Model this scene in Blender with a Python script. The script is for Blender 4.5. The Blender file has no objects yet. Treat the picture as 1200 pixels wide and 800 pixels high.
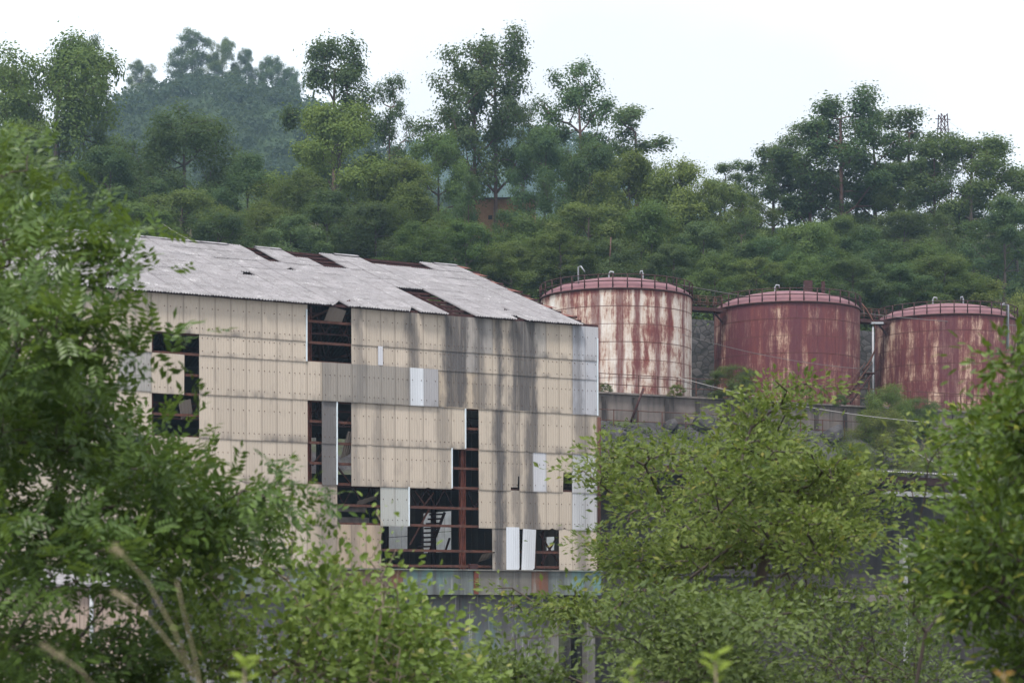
import bpy, math, random
import numpy as np
from mathutils import Vector, Matrix

R = math.radians
random.seed(7)
rng = np.random.default_rng(7)
SC = bpy.context.scene
COL = SC.collection

# ------------------------------------------------------------------ camera
F, HZ = 2400.0, 710.0                      # focal length and horizon row in photo pixels (1200 x 800)
cam_d = bpy.data.cameras.new("camera")
cam = bpy.data.objects.new("camera", cam_d); COL.objects.link(cam)
cam.location = (0, 0, 0); cam.rotation_euler = (R(90), 0, 0)
cam_d.sensor_width = 36; cam_d.lens = 72.0
cam_d.shift_y = (HZ - 400) / 1200
cam_d.clip_start = 0.2; cam_d.clip_end = 6000
cam_d.dof.use_dof = True; cam_d.dof.focus_distance = 118; cam_d.dof.aperture_fstop = 4.5
SC.camera = cam

# ------------------------------------------------------------------ sky, sun, exposure
SUN_EL, SUN_AZ = R(64), R(200)             # azimuth clockwise from +Y: behind the camera, to its left
w = bpy.data.worlds.new("World"); SC.world = w; w.use_nodes = True
wn = w.node_tree; wn.nodes.clear()
sky = wn.nodes.new("ShaderNodeTexSky"); sky.sky_type = 'NISHITA'; sky.sun_disc = False
sky.sun_elevation = SUN_EL; sky.sun_rotation = SUN_AZ
sky.air_density = 1.2; sky.dust_density = 3.0
tc = wn.nodes.new("ShaderNodeTexCoord")
ns = wn.nodes.new("ShaderNodeTexNoise"); ns.inputs["Scale"].default_value = 1.6; ns.inputs["Detail"].default_value = 4
wn.links.new(tc.outputs["Generated"], ns.inputs["Vector"])
rp = wn.nodes.new("ShaderNodeValToRGB")
rp.color_ramp.elements[0].position = 0.3; rp.color_ramp.elements[0].color = (0.80,)*3 + (1,)
rp.color_ramp.elements[1].position = 0.7; rp.color_ramp.elements[1].color = (0.97,)*3 + (1,)
wn.links.new(ns.outputs["Fac"], rp.inputs["Fac"])
mx = wn.nodes.new("ShaderNodeMix"); mx.data_type = 'RGBA'
n2 = wn.nodes.new("ShaderNodeTexNoise"); n2.inputs["Scale"].default_value = 2.2; n2.inputs["Detail"].default_value = 5
wn.links.new(tc.outputs["Generated"], n2.inputs["Vector"])
cl = wn.nodes.new("ShaderNodeValToRGB")                # overcast cloud deck, thinner and thicker parts (scaled up below)
cl.color_ramp.elements[0].position = 0.40; cl.color_ramp.elements[0].color = (0.335, 0.336, 0.342, 1)
cl.color_ramp.elements[1].position = 0.56; cl.color_ramp.elements[1].color = (0.45, 0.465, 0.485, 1)
wn.links.new(n2.outputs["Fac"], cl.inputs["Fac"])
sc_ = wn.nodes.new("ShaderNodeVectorMath"); sc_.operation = 'SCALE'; sc_.inputs["Scale"].default_value = 10.0
wn.links.new(cl.outputs["Color"], sc_.inputs[0]); wn.links.new(sc_.outputs[0], mx.inputs["B"])
wn.links.new(rp.outputs["Color"], mx.inputs["Factor"])
wn.links.new(sky.outputs["Color"], mx.inputs["A"])
bg = wn.nodes.new("ShaderNodeBackground"); bg.inputs["Strength"].default_value = 0.1
wn.links.new(mx.outputs["Result"], bg.inputs["Color"])
wo = wn.nodes.new("ShaderNodeOutputWorld"); wn.links.new(bg.outputs[0], wo.inputs["Surface"])

sl = bpy.data.lights.new("sun", 'SUN'); sl.energy = 1.5; sl.angle = R(10); sl.color = (1, 0.96, 0.9)
so = bpy.data.objects.new("sun", sl); COL.objects.link(so)
sdir = Vector((math.sin(SUN_AZ)*math.cos(SUN_EL), math.cos(SUN_AZ)*math.cos(SUN_EL), math.sin(SUN_EL)))
so.rotation_euler = sdir.to_track_quat('Z', 'Y').to_euler(); so.location = (0, -20, 60)

SC.view_settings.view_transform = 'Standard'; SC.view_settings.look = 'None'
SC.view_settings.gamma = 1.0; SC.view_settings.exposure = 1.68
SC.render.engine = 'CYCLES'
SC.cycles.max_bounces = 6; SC.cycles.diffuse_bounces = 3; SC.cycles.glossy_bounces = 2
SC.cycles.transmission_bounces = 3; SC.cycles.volume_bounces = 1; SC.cycles.caustics_reflective = False
SC.cycles.use_denoising = True

# ------------------------------------------------------------------ helpers
def P(px, py, Y):
    return Vector(((px - 600) / F * Y, Y, (HZ - py) / F * Y))

def tag(o, label=None, cat=None, group=None, kind=None):
    if label: o["label"] = label
    if cat: o["category"] = cat
    if group: o["group"] = group
    if kind: o["kind"] = kind
    return o

def empty(name, loc, rz=0.0, **kw):
    o = bpy.data.objects.new(name, None); COL.objects.link(o)
    o.location = loc; o.rotation_euler = (0, 0, rz); o.empty_display_size = 0.3
    return tag(o, **kw)

def link(name, me, parent=None, loc=None, rot=None, scale=None, **kw):
    o = bpy.data.objects.new(name, me); COL.objects.link(o)
    if parent is not None: o.parent = parent
    if loc is not None: o.location = loc
    if rot is not None: o.rotation_euler = rot
    if scale is not None: o.scale = scale
    return tag(o, **kw)

class MB:
    """collects plain geometry and builds one mesh"""
    def __init__(s): s.v, s.f, s.m, s.sm = [], [], [], []
    def add(s, vs, fs, mi=0, smooth=False):
        b = len(s.v); s.v += [tuple(v) for v in vs]
        for f in fs: s.f.append([b + i for i in f]); s.m.append(mi); s.sm.append(smooth)
    def box(s, c, size, mi=0, rz=0.0):
        x, y, z = [q / 2 for q in size]; ca, sa = math.cos(rz), math.sin(rz)
        vs = []
        for dx, dy, dz in ((-x,-y,-z),(x,-y,-z),(x,y,-z),(-x,y,-z),(-x,-y,z),(x,-y,z),(x,y,z),(-x,y,z)):
            vs.append((c[0]+dx*ca-dy*sa, c[1]+dx*sa+dy*ca, c[2]+dz))
        s.add(vs, [(0,3,2,1),(4,5,6,7),(0,1,5,4),(1,2,6,5),(2,3,7,6),(3,0,4,7)], mi)
        return s
    def bar(s, p, q, wd, ht=None, mi=0):
        p, q = Vector(p), Vector(q); d = (q - p).normalized(); ht = ht or wd
        up = Vector((0,0,1)) if abs(d.z) < 0.95 else Vector((0,1,0))
        a = d.cross(up).normalized() * wd / 2; b = a.cross(d).normalized() * ht / 2
        vs = [p-a-b, p+a-b, p+a+b, p-a+b, q-a-b, q+a-b, q+a+b, q-a+b]
        s.add(vs, [(0,1,2,3),(7,6,5,4),(0,4,5,1),(1,5,6,2),(2,6,7,3),(3,7,4,0)], mi)
        return s
    def tube(s, pts, rad, n=6, mi=0, cap=True):
        pts = [Vector(p) for p in pts]; k = len(pts)
        rad = rad if hasattr(rad, '__len__') else [rad] * k
        vs = []
        for i, p in enumerate(pts):
            d = (pts[min(i+1,k-1)] - pts[max(i-1,0)]).normalized()
            up = Vector((0,0,1)) if abs(d.z) < 0.9 else Vector((0,1,0))
            a = d.cross(up).normalized(); b = a.cross(d)
            for j in range(n):
                t = 2*math.pi*j/n; vs.append(p + (a*math.cos(t) + b*math.sin(t)) * rad[i])
        fs = [(i*n+j, i*n+(j+1)%n, (i+1)*n+(j+1)%n, (i+1)*n+j) for i in range(k-1) for j in range(n)]
        if cap: fs += [tuple(range(n-1,-1,-1)), tuple(range((k-1)*n, k*n))]
        s.add(vs, fs, mi, True)
        return s
    def mesh(s, name, mats):
        me = bpy.data.meshes.new(name); me.from_pydata(s.v, [], s.f)
        for m in (mats if isinstance(mats, (list, tuple)) else [mats]): me.materials.append(m)
        me.polygons.foreach_set("material_index", s.m)
        me.polygons.foreach_set("use_smooth", s.sm)
        me.update(); return me
    def build(s, name, mats, parent=None, **kw):
        return link(name, s.mesh(name, mats), parent, **kw)

def np_mesh(name, V, Fc, mats, smooth=False, mi=None):
    """V (n,3), Fc (m,k) equal-sided faces"""
    me = bpy.data.meshes.new(name); m, k = Fc.shape
    me.vertices.add(len(V)); me.vertices.foreach_set("co", V.astype(np.float32).ravel())
    me.loops.add(m*k); me.loops.foreach_set("vertex_index", Fc.astype(np.int32).ravel())
    me.polygons.add(m); me.polygons.foreach_set("loop_start", np.arange(0, m*k, k, dtype=np.int32))
    for q in (mats if isinstance(mats, (list, tuple)) else [mats]): me.materials.append(q)
    if mi is not None: me.polygons.foreach_set("material_index", mi.astype(np.int32))
    me.polygons.foreach_set("use_smooth", np.full(m, smooth))
    me.update(calc_edges=True); return me

# ------------------------------------------------------------------ materials
class NT:
    def __init__(s, name):
        s.mat = bpy.data.materials.new(name); s.mat.use_nodes = True
        s.t = s.mat.node_tree; s.t.nodes.clear()
        s.out = s.t.nodes.new("ShaderNodeOutputMaterial")
    def n(s, typ, props=None, **ins):
        nd = s.t.nodes.new("ShaderNode" + typ)
        for k, v in (props or {}).items(): setattr(nd, k, v)
        for k, v in ins.items():
            key = int(k[1:]) if k[0] == '_' and k[1:].isdigit() else k.replace('_', ' ')
            s.set(nd.inputs[key], v)
        return nd
    def set(s, sock, v):
        if isinstance(v, bpy.types.NodeSocket): s.t.links.new(v, sock)
        elif isinstance(v, bpy.types.Node): s.t.links.new(v.outputs[0], sock)
        else:
            if sock.type == 'RGBA' and hasattr(v, '__len__') and len(v) == 3: v = tuple(v) + (1,)
            sock.default_value = v
    def math(s, op, a, b=0.0, clamp=False):
        return s.n("Math", dict(operation=op, use_clamp=clamp), _0=a, _1=b).outputs[0]
    def mix(s, f, a, b, mode='MIX'):
        nd = s.n("Mix", dict(data_type='RGBA', blend_type=mode)); 
        s.set(nd.inputs["Factor"], f); s.set(nd.inputs["A"], a); s.set(nd.inputs["B"], b)
        return nd.outputs["Result"]
    def ramp(s, f, stops, ease='LINEAR'):
        nd = s.n("ValToRGB", Fac=f); cr = nd.color_ramp; cr.interpolation = ease
        while len(cr.elements) < len(stops): cr.elements.new(0.5)
        for e, (p, c) in zip(cr.elements, stops):
            e.position = p; e.color = (tuple(c) if hasattr(c, '__len__') else (c,)*3) + (1,)
        return nd.outputs["Color"]
    def noise(s, vec, scale=1.0, detail=4.0, rough=0.55):
        return s.n("TexNoise", Vector=vec, Scale=scale, Detail=detail, Roughness=rough).outputs["Fac"]
    def scale(s, vec, xyz):
        return s.n("VectorMath", dict(operation='MULTIPLY'), _0=vec, _1=xyz).outputs[0]
    def pos(s): return s.n("NewGeometry").outputs["Position"]
    def bump(s, h, strength=0.3, dist=0.05):
        return s.n("Bump", Height=h, Strength=strength, Distance=dist).outputs[0]
    def finish(s, color, rough=0.8, metal=0.0, normal=None, spec=0.3):
        b = s.n("BsdfPrincipled"); s.set(b.inputs["Base Color"], color); s.set(b.inputs["Roughness"], rough)
        b.inputs["Metallic"].default_value = metal; b.inputs["Specular IOR Level"].default_value = spec
        if normal is not None: s.set(b.inputs["Normal"], normal)
        s.t.links.new(b.outputs[0], s.out.inputs["Surface"]); return s.mat

def simple(name, c1, c2, scale=2.0, rough=0.85, bump=0.2, stretch=(1,1,1)):
    t = NT(name); v = t.scale(t.pos(), stretch)
    f = t.ramp(t.noise(v, scale, 6, 0.65), [(0.3, 0), (0.7, 1)])
    return t.finish(t.mix(f, c1, c2), rough, normal=t.bump(t.noise(v, scale*4, 4), bump, 0.03))

def leaf_mat(name, dark, light, trans=0.35, rough=0.45, gloss=0.35, yellow=None, cl=1.6):
    vr = 1.0 if cl < 1 else 0.0
    t = NT(name); g = t.n("NewGeometry")
    oi = t.n("ObjectInfo")
    cn = t.ramp(t.noise(t.pos(), cl, 3, 0.6), [(0.36, 0), (0.64, 1)])
    f_ = t.math('ADD', t.math('MULTIPLY', g.outputs["Random Per Island"], 0.5), t.math('MULTIPLY', cn, 0.5))
    c = t.mix(f_, dark, light)
    if yellow: c = t.mix(t.ramp(g.outputs["Random Per Island"], [(0.93, 0), (0.99, 1)]), c, yellow)
    val = t.math('MULTIPLY_ADD', oi.outputs["Random"], 0.55*vr)
    t.t.nodes[-1].inputs[2].default_value = 0.78 if vr else 1.0
    hsv = t.n("HueSaturation", Color=c, Value=val)
    hue = t.math('MULTIPLY_ADD', t.math('FRACT', t.math('MULTIPLY', oi.outputs["Random"], 7.31)), 0.045*vr); t.t.nodes[-1].inputs[2].default_value = 0.472 if vr else 0.5
    t.set(hsv.inputs["Hue"], hue)
    cc = hsv.outputs[0]
    b = t.n("BsdfPrincipled"); t.set(b.inputs["Base Color"], cc); b.inputs["Roughness"].default_value = rough
    b.inputs["Specular IOR Level"].default_value = gloss*0.45
    tr = t.n("BsdfTranslucent"); t.set(tr.inputs["Color"], t.mix(0.5, cc, (0.16, 0.22, 0.03)))
    ms = t.n("MixShader", Fac=trans)
    t.t.links.new(b.outputs[0], ms.inputs[1]); t.t.links.new(tr.outputs[0], ms.inputs[2])
    t.t.links.new(ms.outputs[0], t.out.inputs["Surface"]); return t.mat

TH = R(29.2); CT, ST = math.cos(TH), math.sin(TH)
WX, WY = -13.625, 109.0                       # wall origin (s = 0)
ZB = -7.5                                     # valley floor

def s_of(px):
    u = (px - 600) / F
    return (u*WY - WX) / (CT - u*ST)

def bands(lst, lo=-16.0, hi=22.0):
    st = []
    for a, b, k in sorted(lst):
        fa, fb = (s_of(a)-lo)/(hi-lo), (s_of(b)-lo)/(hi-lo)
        e = 0.006
        st += [(fa-e, 0.0), (fa+e, k), (fb-e*0.6, k), (fb+e, 0.0)]
    st.sort(key=lambda q: q[0]); return st

def sheet_mat():
    t = NT("asbestos_sheet"); p = t.pos()
    oi = t.n("ObjectInfo")
    s = t.n("VectorMath", dict(operation='DOT_PRODUCT'), _0=p, _1=(CT, ST, 0)).outputs["Value"]
    off = WX*CT + WY*ST
    s = t.math('SUBTRACT', s, off)
    z = t.n("SeparateXYZ", Vector=p).outputs[2]
    sz = t.n("CombineXYZ", X=s, Y=0.0, Z=z).outputs[0]
    # thin wandering of the stain edges
    wob = t.math('MULTIPLY', t.math('SUBTRACT', t.noise(t.scale(sz, (1.1, 1, 0.35)), 1.0, 6, 0.65), 0.5), 1.5)
    fac = t.math('DIVIDE', t.math('ADD', t.math('ADD', s, wob), 16.0), 38.0)
    up = t.ramp(fac, bands([(377,384,.4),(414,425,.6),(477,489,.85),(519,548,1),(553,568,.7),(581,590,1),(597,629,1),(671,682,.7)]))
    lo = t.ramp(fac, bands([(373,393,.55),(411,421,.5),(438,448,.45),(513,526,.45),(578,592,1),(600,607,.75),(615,631,.9),(675,690,.65)]))
    zz = t.ramp(t.math('MULTIPLY_ADD', z, 1.0), [(0, 0), (1, 1)])
    t.t.nodes[-1]
    sel = t.math('GREATER_THAN', z, 11.15)
    band = t.mix(sel, lo, up)
    streak = t.ramp(t.noise(t.scale(sz, (5.0, 1, 0.22)), 1.0, 5, 0.6), [(0.22, 0.55), (0.48, 1)])
    grime = t.ramp(t.noise(t.scale(sz, (1.6, 1, 0.5)), 1.0, 6, 0.65), [(0.55, 0), (0.8, 0.5)])
    fine = t.ramp(t.noise(t.scale(sz, (11.0, 1, 0.5)), 1.0, 3, 0.6), [(0.5, 0), (0.85, 0.12)])
    gen = t.n("TexCoord").outputs["Generated"]; g = t.n("SeparateXYZ", Vector=gen)
    foot = t.ramp(g.outputs[2], [(0.0, 1.0), (0.22, 0.0), (0.97, 0.0), (1.0, 0.5)])
    footn = t.math('MULTIPLY', foot, t.ramp(t.noise(t.scale(sz, (1.1, 1, 0.3)), 1.0, 5), [(0.46, 0), (0.66, 0.9)]))
    brk = t.ramp(t.noise(t.scale(sz, (7.0, 1, 0.6)), 1.0, 6, 0.75), [(0.28, 0.8), (0.5, 1)])
    st = t.math('MULTIPLY', t.math('MULTIPLY', band, streak), brk)
    st = t.math('MAXIMUM', st, grime); st = t.math('MAXIMUM', st, footn)
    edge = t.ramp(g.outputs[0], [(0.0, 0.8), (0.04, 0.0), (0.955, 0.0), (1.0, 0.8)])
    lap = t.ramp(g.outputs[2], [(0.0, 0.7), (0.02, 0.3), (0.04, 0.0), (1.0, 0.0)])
    edge = t.math('MAXIMUM', edge, lap)  # overlap shade at side laps and lower edge, painted into the colour
    base = t.mix(t.math('MULTIPLY', fine, 1.0), oi.outputs["Color"], t.mix(0.5, oi.outputs["Color"], (0.16, 0.14, 0.12)))
    base = t.mix(t.math('MULTIPLY', oi.outputs["Random"], 0.22), base, (0.30, 0.255, 0.21))
    # amount of staining a sheet has taken follows its alpha
    st = t.math('MULTIPLY', st, oi.outputs["Alpha"], True)
    c = t.mix(t.math('MULTIPLY', st, 0.95), base, (0.075, 0.07, 0.072))
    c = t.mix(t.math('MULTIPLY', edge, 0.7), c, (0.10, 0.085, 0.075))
    return t.finish(c, 0.85, normal=t.bump(t.noise(t.scale(sz, (6, 1, 6)), 3.0, 4), 0.15, 0.02), spec=0.25)

def roof_mat():
    t = NT("roof_slate"); p = t.pos(); oi = t.n("ObjectInfo")
    n1 = t.noise(p, 0.5, 8, 0.72); n2 = t.noise(p, 2.2, 7, 0.75)
    c = t.mix(t.ramp(n1, [(0.3, 0), (0.7, 1)]), (0.165, 0.158, 0.165), (0.30, 0.288, 0.30))
    c = t.mix(t.ramp(n2, [(0.47, 0), (0.64, 0.75)]), c, (0.095, 0.088, 0.088))
    c = t.mix(t.ramp(t.noise(p, 1.1, 7, 0.75), [(0.57, 0), (0.66, 0.7)]), c, (0.50, 0.49, 0.50))
    c = t.mix(t.math('MULTIPLY', oi.outputs["Random"], 0.5), c, (0.20, 0.19, 0.20))
    gen = t.n("TexCoord").outputs["Generated"]; g = t.n("SeparateXYZ", Vector=gen)
    e = t.ramp(g.outputs[0], [(0.0, 1.0), (0.10, 0.0), (0.92, 0.0), (1.0, 1.0)])
    e2 = t.ramp(g.outputs[1], [(0.0, 0.35), (0.02, 0.0), (0.975, 0.0), (1.0, 0.2)])
    c = t.mix(t.math('MULTIPLY', t.math('MAXIMUM', e, e2), 0.8), c, (0.08, 0.07, 0.075))  # gap shading between overlapping roof sheets, painted in as dark lines
    return t.finish(c, 0.9, normal=t.bump(n2, 0.25, 0.02), spec=0.2)

def rust_mat(name, c1=(0.09, 0.026, 0.018), c2=(0.20, 0.075, 0.045), s=4.0):
    return simple(name, c1, c2, s, 0.8, 0.25)

def concrete_mat(name, base, dark, streak=(0.5, 0.5, 0.5), white=0.25, tint=None, tint_amt=0.0):
    t = NT(name); p = t.pos()
    n = t.noise(p, 0.7, 6, 0.65)
    c = t.mix(t.ramp(n, [(0.3, 0), (0.7, 1)]), base, dark)
    st = t.ramp(t.noise(t.scale(p, (1.6, 1.6, 0.12)), 1.0, 6, 0.65), [(0.45, 0), (0.68, 1)])
    c = t.mix(t.math('MULTIPLY', st, 0.7), c, (0.06, 0.055, 0.055))
    ws = t.ramp(t.noise(t.scale(t.n("VectorMath", dict(operation='ADD'), _0=p, _1=(31, 17, 5)).outputs[0], (2.4, 2.4, 0.2)), 1.0, 5, 0.7), [(0.56, 0), (0.68, 1)])
    c = t.mix(t.math('MULTIPLY', ws, white), c, streak)
    if tint:
        tt = t.ramp(t.noise(t.scale(p, (0.8, 0.8, 0.25)), 1.0, 5, 0.6), [(0.5, 0), (0.64, 1)])
        c = t.mix(t.math('MULTIPLY', tt, tint_amt), c, tint)
    return t.finish(c, 0.9, normal=t.bump(t.noise(p, 5, 5), 0.3, 0.04), spec=0.2)

def tank_mat(name, ctr, pale, rust, maroon, thr, angs, R0):
    """rust streaks run down from the rim; coordinates are taken about the tank's own axis"""
    t = NT(name)
    p = t.n("VectorMath", dict(operation='SUBTRACT'), _0=t.pos(), _1=ctr).outputs[0]
    q = t.n("SeparateXYZ", Vector=p)
    a = t.n("Math", dict(operation='ARCTAN2'), _0=q.outputs[0], _1=t.math('MULTIPLY', q.outputs[1], -1.0)).outputs[0]  # 0 faces -Y
    arc = t.math('MULTIPLY', a, R0)
    v = t.n("CombineXYZ", X=arc, Y=0.0, Z=q.outputs[2]).outputs[0]
    s1 = t.noise(t.scale(v, (0.75, 1, 0.10)), 1.0, 6, 0.72)
    s2 = t.noise(t.scale(v, (3.2, 1, 0.35)), 1.0, 7, 0.78)
    blot = t.noise(t.scale(v, (0.6, 1, 0.5)), 1.0, 6, 0.7)
    fn = t.noise(t.scale(v, (9, 1, 3)), 1.0, 4, 0.7)
    hgt = t.math('DIVIDE', q.outputs[2], 8.4)
    m = t.math('ADD', t.math('MULTIPLY', s1, 0.44), t.math('MULTIPLY', s2, 0.36))
    m = t.math('ADD', m, t.math('MULTIPLY', blot, 0.32))
    m = t.math('ADD', m, t.math('MULTIPLY', fn, 0.12))
    m = t.math('ADD', m, t.ramp(hgt, [(0.0, -0.02+0.05), (0.12, 0.0), (0.3, 0.03), (0.92, 0.02), (0.99, 0.10)]))
    rr = t.ramp(m, [(thr-0.025, 0), (thr+0.012, 0.7), (thr+0.06, 1)])
    rcol = t.mix(t.ramp(s2, [(0.35, 0), (0.65, 1)]), rust, maroon)
    pc = t.mix(t.ramp(blot, [(0.35, 0), (0.65, 1)]), pale, tuple(x*0.78 for x in pale))
    halo = t.ramp(m, [(thr-0.12, 0), (thr-0.02, 0.6)])
    pc = t.mix(halo, pc, (0.36, 0.20, 0.12))
    c = t.mix(rr, pc, rcol)
    # broad dark runs at definite places round the shell
    st = []
    for px0, px1, k in sorted(angs):
        st += [(px0-0.006, 0.0), (px0+0.004, k), (px1-0.004, k), (px1+0.006, 0.0)]
    fa = t.math('MULTIPLY_ADD', a, 1/math.pi); t.t.nodes[-1].inputs[2].default_value = 0.5
    fa = t.math('ADD', fa, t.math('MULTIPLY', t.math('SUBTRACT', t.noise(t.scale(v, (0.8, 1, 0.5)), 1.0, 4), 0.5), 0.03))
    b = t.ramp(fa, st)
    b = t.math('MULTIPLY', b, t.ramp(s2, [(0.25, 0.55), (0.55, 1)]))
    c = t.mix(b, c, maroon)
    # weld lines, every course
    fr = t.math('FRACT', t.math('DIVIDE', q.outputs[2], 1.4))
    ln = t.ramp(fr, [(0.0, 0.85), (0.04, 0.0), (0.955, 0.0), (1.0, 0.85)])
    c = t.mix(ln, c, (0.09, 0.03, 0.025))
    return t.finish(c, 0.75, normal=t.bump(fn, 0.15, 0.02), spec=0.3)

M = {}
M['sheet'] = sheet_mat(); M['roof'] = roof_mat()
M['rust'] = rust_mat("rusty_steel", (0.040, 0.017, 0.014), (0.115, 0.046, 0.032)); M['rust_dark'] = rust_mat("dark_rust", (0.028, 0.011, 0.012), (0.06, 0.022, 0.021))
M['rust_red'] = rust_mat("red_rust", (0.085, 0.024, 0.017), (0.16, 0.05, 0.033))
M['bolt'] = simple("bolt_rust", (0.06, 0.035, 0.025), (0.11, 0.06, 0.04))
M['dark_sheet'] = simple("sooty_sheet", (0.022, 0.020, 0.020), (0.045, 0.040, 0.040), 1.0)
M['grey_steel'] = simple("galvanised_pipe", (0.24, 0.25, 0.27), (0.36, 0.375, 0.40), 3.0, 0.5)
M['white_paint'] = simple("white_paint", (0.66, 0.67, 0.68), (0.80, 0.81, 0.82), 2.0, 0.6, 0.05)
M['lower'] = concrete_mat("stained_lower_wall", (0.16, 0.15, 0.15), (0.10, 0.095, 0.10), (0.5, 0.49, 0.50), 0.75, (0.12, 0.30, 0.28), 0.25)
M['beam_teal'] = concrete_mat("teal_beam", (0.17, 0.19, 0.18), (0.10, 0.11, 0.11), (0.35, 0.36, 0.35), 0.4, (0.13, 0.27, 0.26), 0.6)
M['beam_rust'] = concrete_mat("rusty_beam", (0.17, 0.12, 0.095), (0.11, 0.07, 0.055), (0.33, 0.33, 0.31), 0.4, (0.17, 0.06, 0.03), 0.8)
M['beam'] = concrete_mat("patinated_beam", (0.19, 0.18, 0.16), (0.12, 0.11, 0.10), (0.35, 0.36, 0.35), 0.4, (0.15, 0.25, 0.23), 0.45)
M['concrete'] = concrete_mat("old_concrete", (0.20, 0.172, 0.158), (0.12, 0.10, 0.095), (0.30, 0.27, 0.25), 0.3)
M['concrete_dark'] = concrete_mat("dark_concrete", (0.058, 0.049, 0.047), (0.024, 0.021, 0.021), (0.13, 0.12, 0.12), 0.35)
M['pale_concrete'] = simple("pale_concrete", (0.70, 0.69, 0.67), (0.82, 0.81, 0.79), 0.8)
M['post'] = simple("whitened_post", (0.20, 0.20, 0.20), (0.36, 0.355, 0.35), 2.5, stretch=(1, 1, 0.4))
M['coal'] = simple("coal_rock", (0.022, 0.021, 0.024), (0.075, 0.07, 0.074), 1.5, 0.8, 0.6)
M['brick'] = simple("brown_wall", (0.23, 0.115, 0.06), (0.36, 0.20, 0.11), 1.2)
M['dome'] = simple("oxide_red_roof", (0.125, 0.055, 0.066), (0.19, 0.09, 0.10), 1.2, 0.7, 0.1)
M['bark'] = simple("bark", (0.045, 0.035, 0.03), (0.10, 0.078, 0.068), 3.0, 0.9, 0.5, (1, 1, 0.3))
M['bark_red'] = simple("reddish_bark", (0.07, 0.038, 0.033), (0.14, 0.085, 0.075), 3.0, 0.9, 0.5, (1, 1, 0.3))
M['bark_pale'] = simple("pale_bark", (0.15, 0.12, 0.09), (0.26, 0.21, 0.16), 5.0, 0.9, 0.3, (1, 1, 0.3))
M['wire'] = simple("cable", (0.10, 0.09, 0.09), (0.16, 0.15, 0.15))
M['wire_pale'] = simple("pale_cable", (0.28, 0.27, 0.26), (0.36, 0.34, 0.33))
M['straw'] = simple("dry_grass", (0.24, 0.20, 0.125), (0.38, 0.32, 0.22), 8.0)
# foliage
M['leaf_hill'] = leaf_mat("hill_leaf", (0.042, 0.078, 0.024), (0.115, 0.160, 0.050), 0.42, 0.6, 0.2, cl=0.3)
M['leaf_hill_yellow'] = leaf_mat("hill_leaf_yellowish", (0.070, 0.105, 0.026), (0.150, 0.185, 0.052), 0.45, 0.6, 0.2, cl=0.3)
M['leaf_hill_dark'] = leaf_mat("hill_leaf_bluish", (0.034, 0.066, 0.030), (0.088, 0.128, 0.052), 0.40, 0.6, 0.2, cl=0.3)
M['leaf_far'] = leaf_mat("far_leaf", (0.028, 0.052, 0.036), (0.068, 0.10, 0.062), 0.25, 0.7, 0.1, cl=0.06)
M['leaf_left'] = leaf_mat("locust_leaflet", (0.017, 0.046, 0.009), (0.115, 0.185, 0.040), 0.38, 0.38, 0.6)
M['leaf_centre'] = leaf_mat("olive_green_leaf", (0.032, 0.062, 0.013), (0.200, 0.245, 0.066), 0.42, 0.5, 0.35, (0.22, 0.20, 0.05))
M['leaf_grey'] = leaf_mat("greyish_green_leaf", (0.028, 0.052, 0.014), (0.150, 0.195, 0.062), 0.36, 0.45, 0.45)
M['leaf_right'] = leaf_mat("glossy_green_leaf", (0.008, 0.026, 0.005), (0.115, 0.180, 0.026), 0.34, 0.4, 0.45, (0.24, 0.25, 0.04))
M['leaf_bush'] = leaf_mat("light_green_leaf", (0.045, 0.092, 0.015), (0.245, 0.325, 0.080), 0.45, 0.42, 0.45, (0.30, 0.29, 0.10))
M['leaf_shoot'] = leaf_mat("fresh_shoot_leaf", (0.16, 0.24, 0.03), (0.27, 0.34, 0.06), 0.45, 0.45, 0.3)
M['leaf_red'] = leaf_mat("reddish_shoot_leaf", (0.30, 0.22, 0.05), (0.36, 0.16, 0.06), 0.45, 0.45, 0.3)

# ------------------------------------------------------------------ terrain
def sm(a, b, t):
    q = np.clip((t - a) / (b - a), 0, 1); return q*q*(3 - 2*q)

def y_shed(x): return 131 + 0.67*(x - 5.5)
def y_wall(x): return np.maximum(156 + 0.5*(x - 6.5), 153.0)
def y_stone(x): return np.maximum(175 + 0.47*(x - 8.44), 168.0)
RIDGE_X = [-120, -65, -33, -11, 0, 22, 44, 65, 120]
RIDGE_Z = [55, 53.5, 52, 50.5, 49.5, 48.4, 48.4, 48.0, 46]

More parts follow.
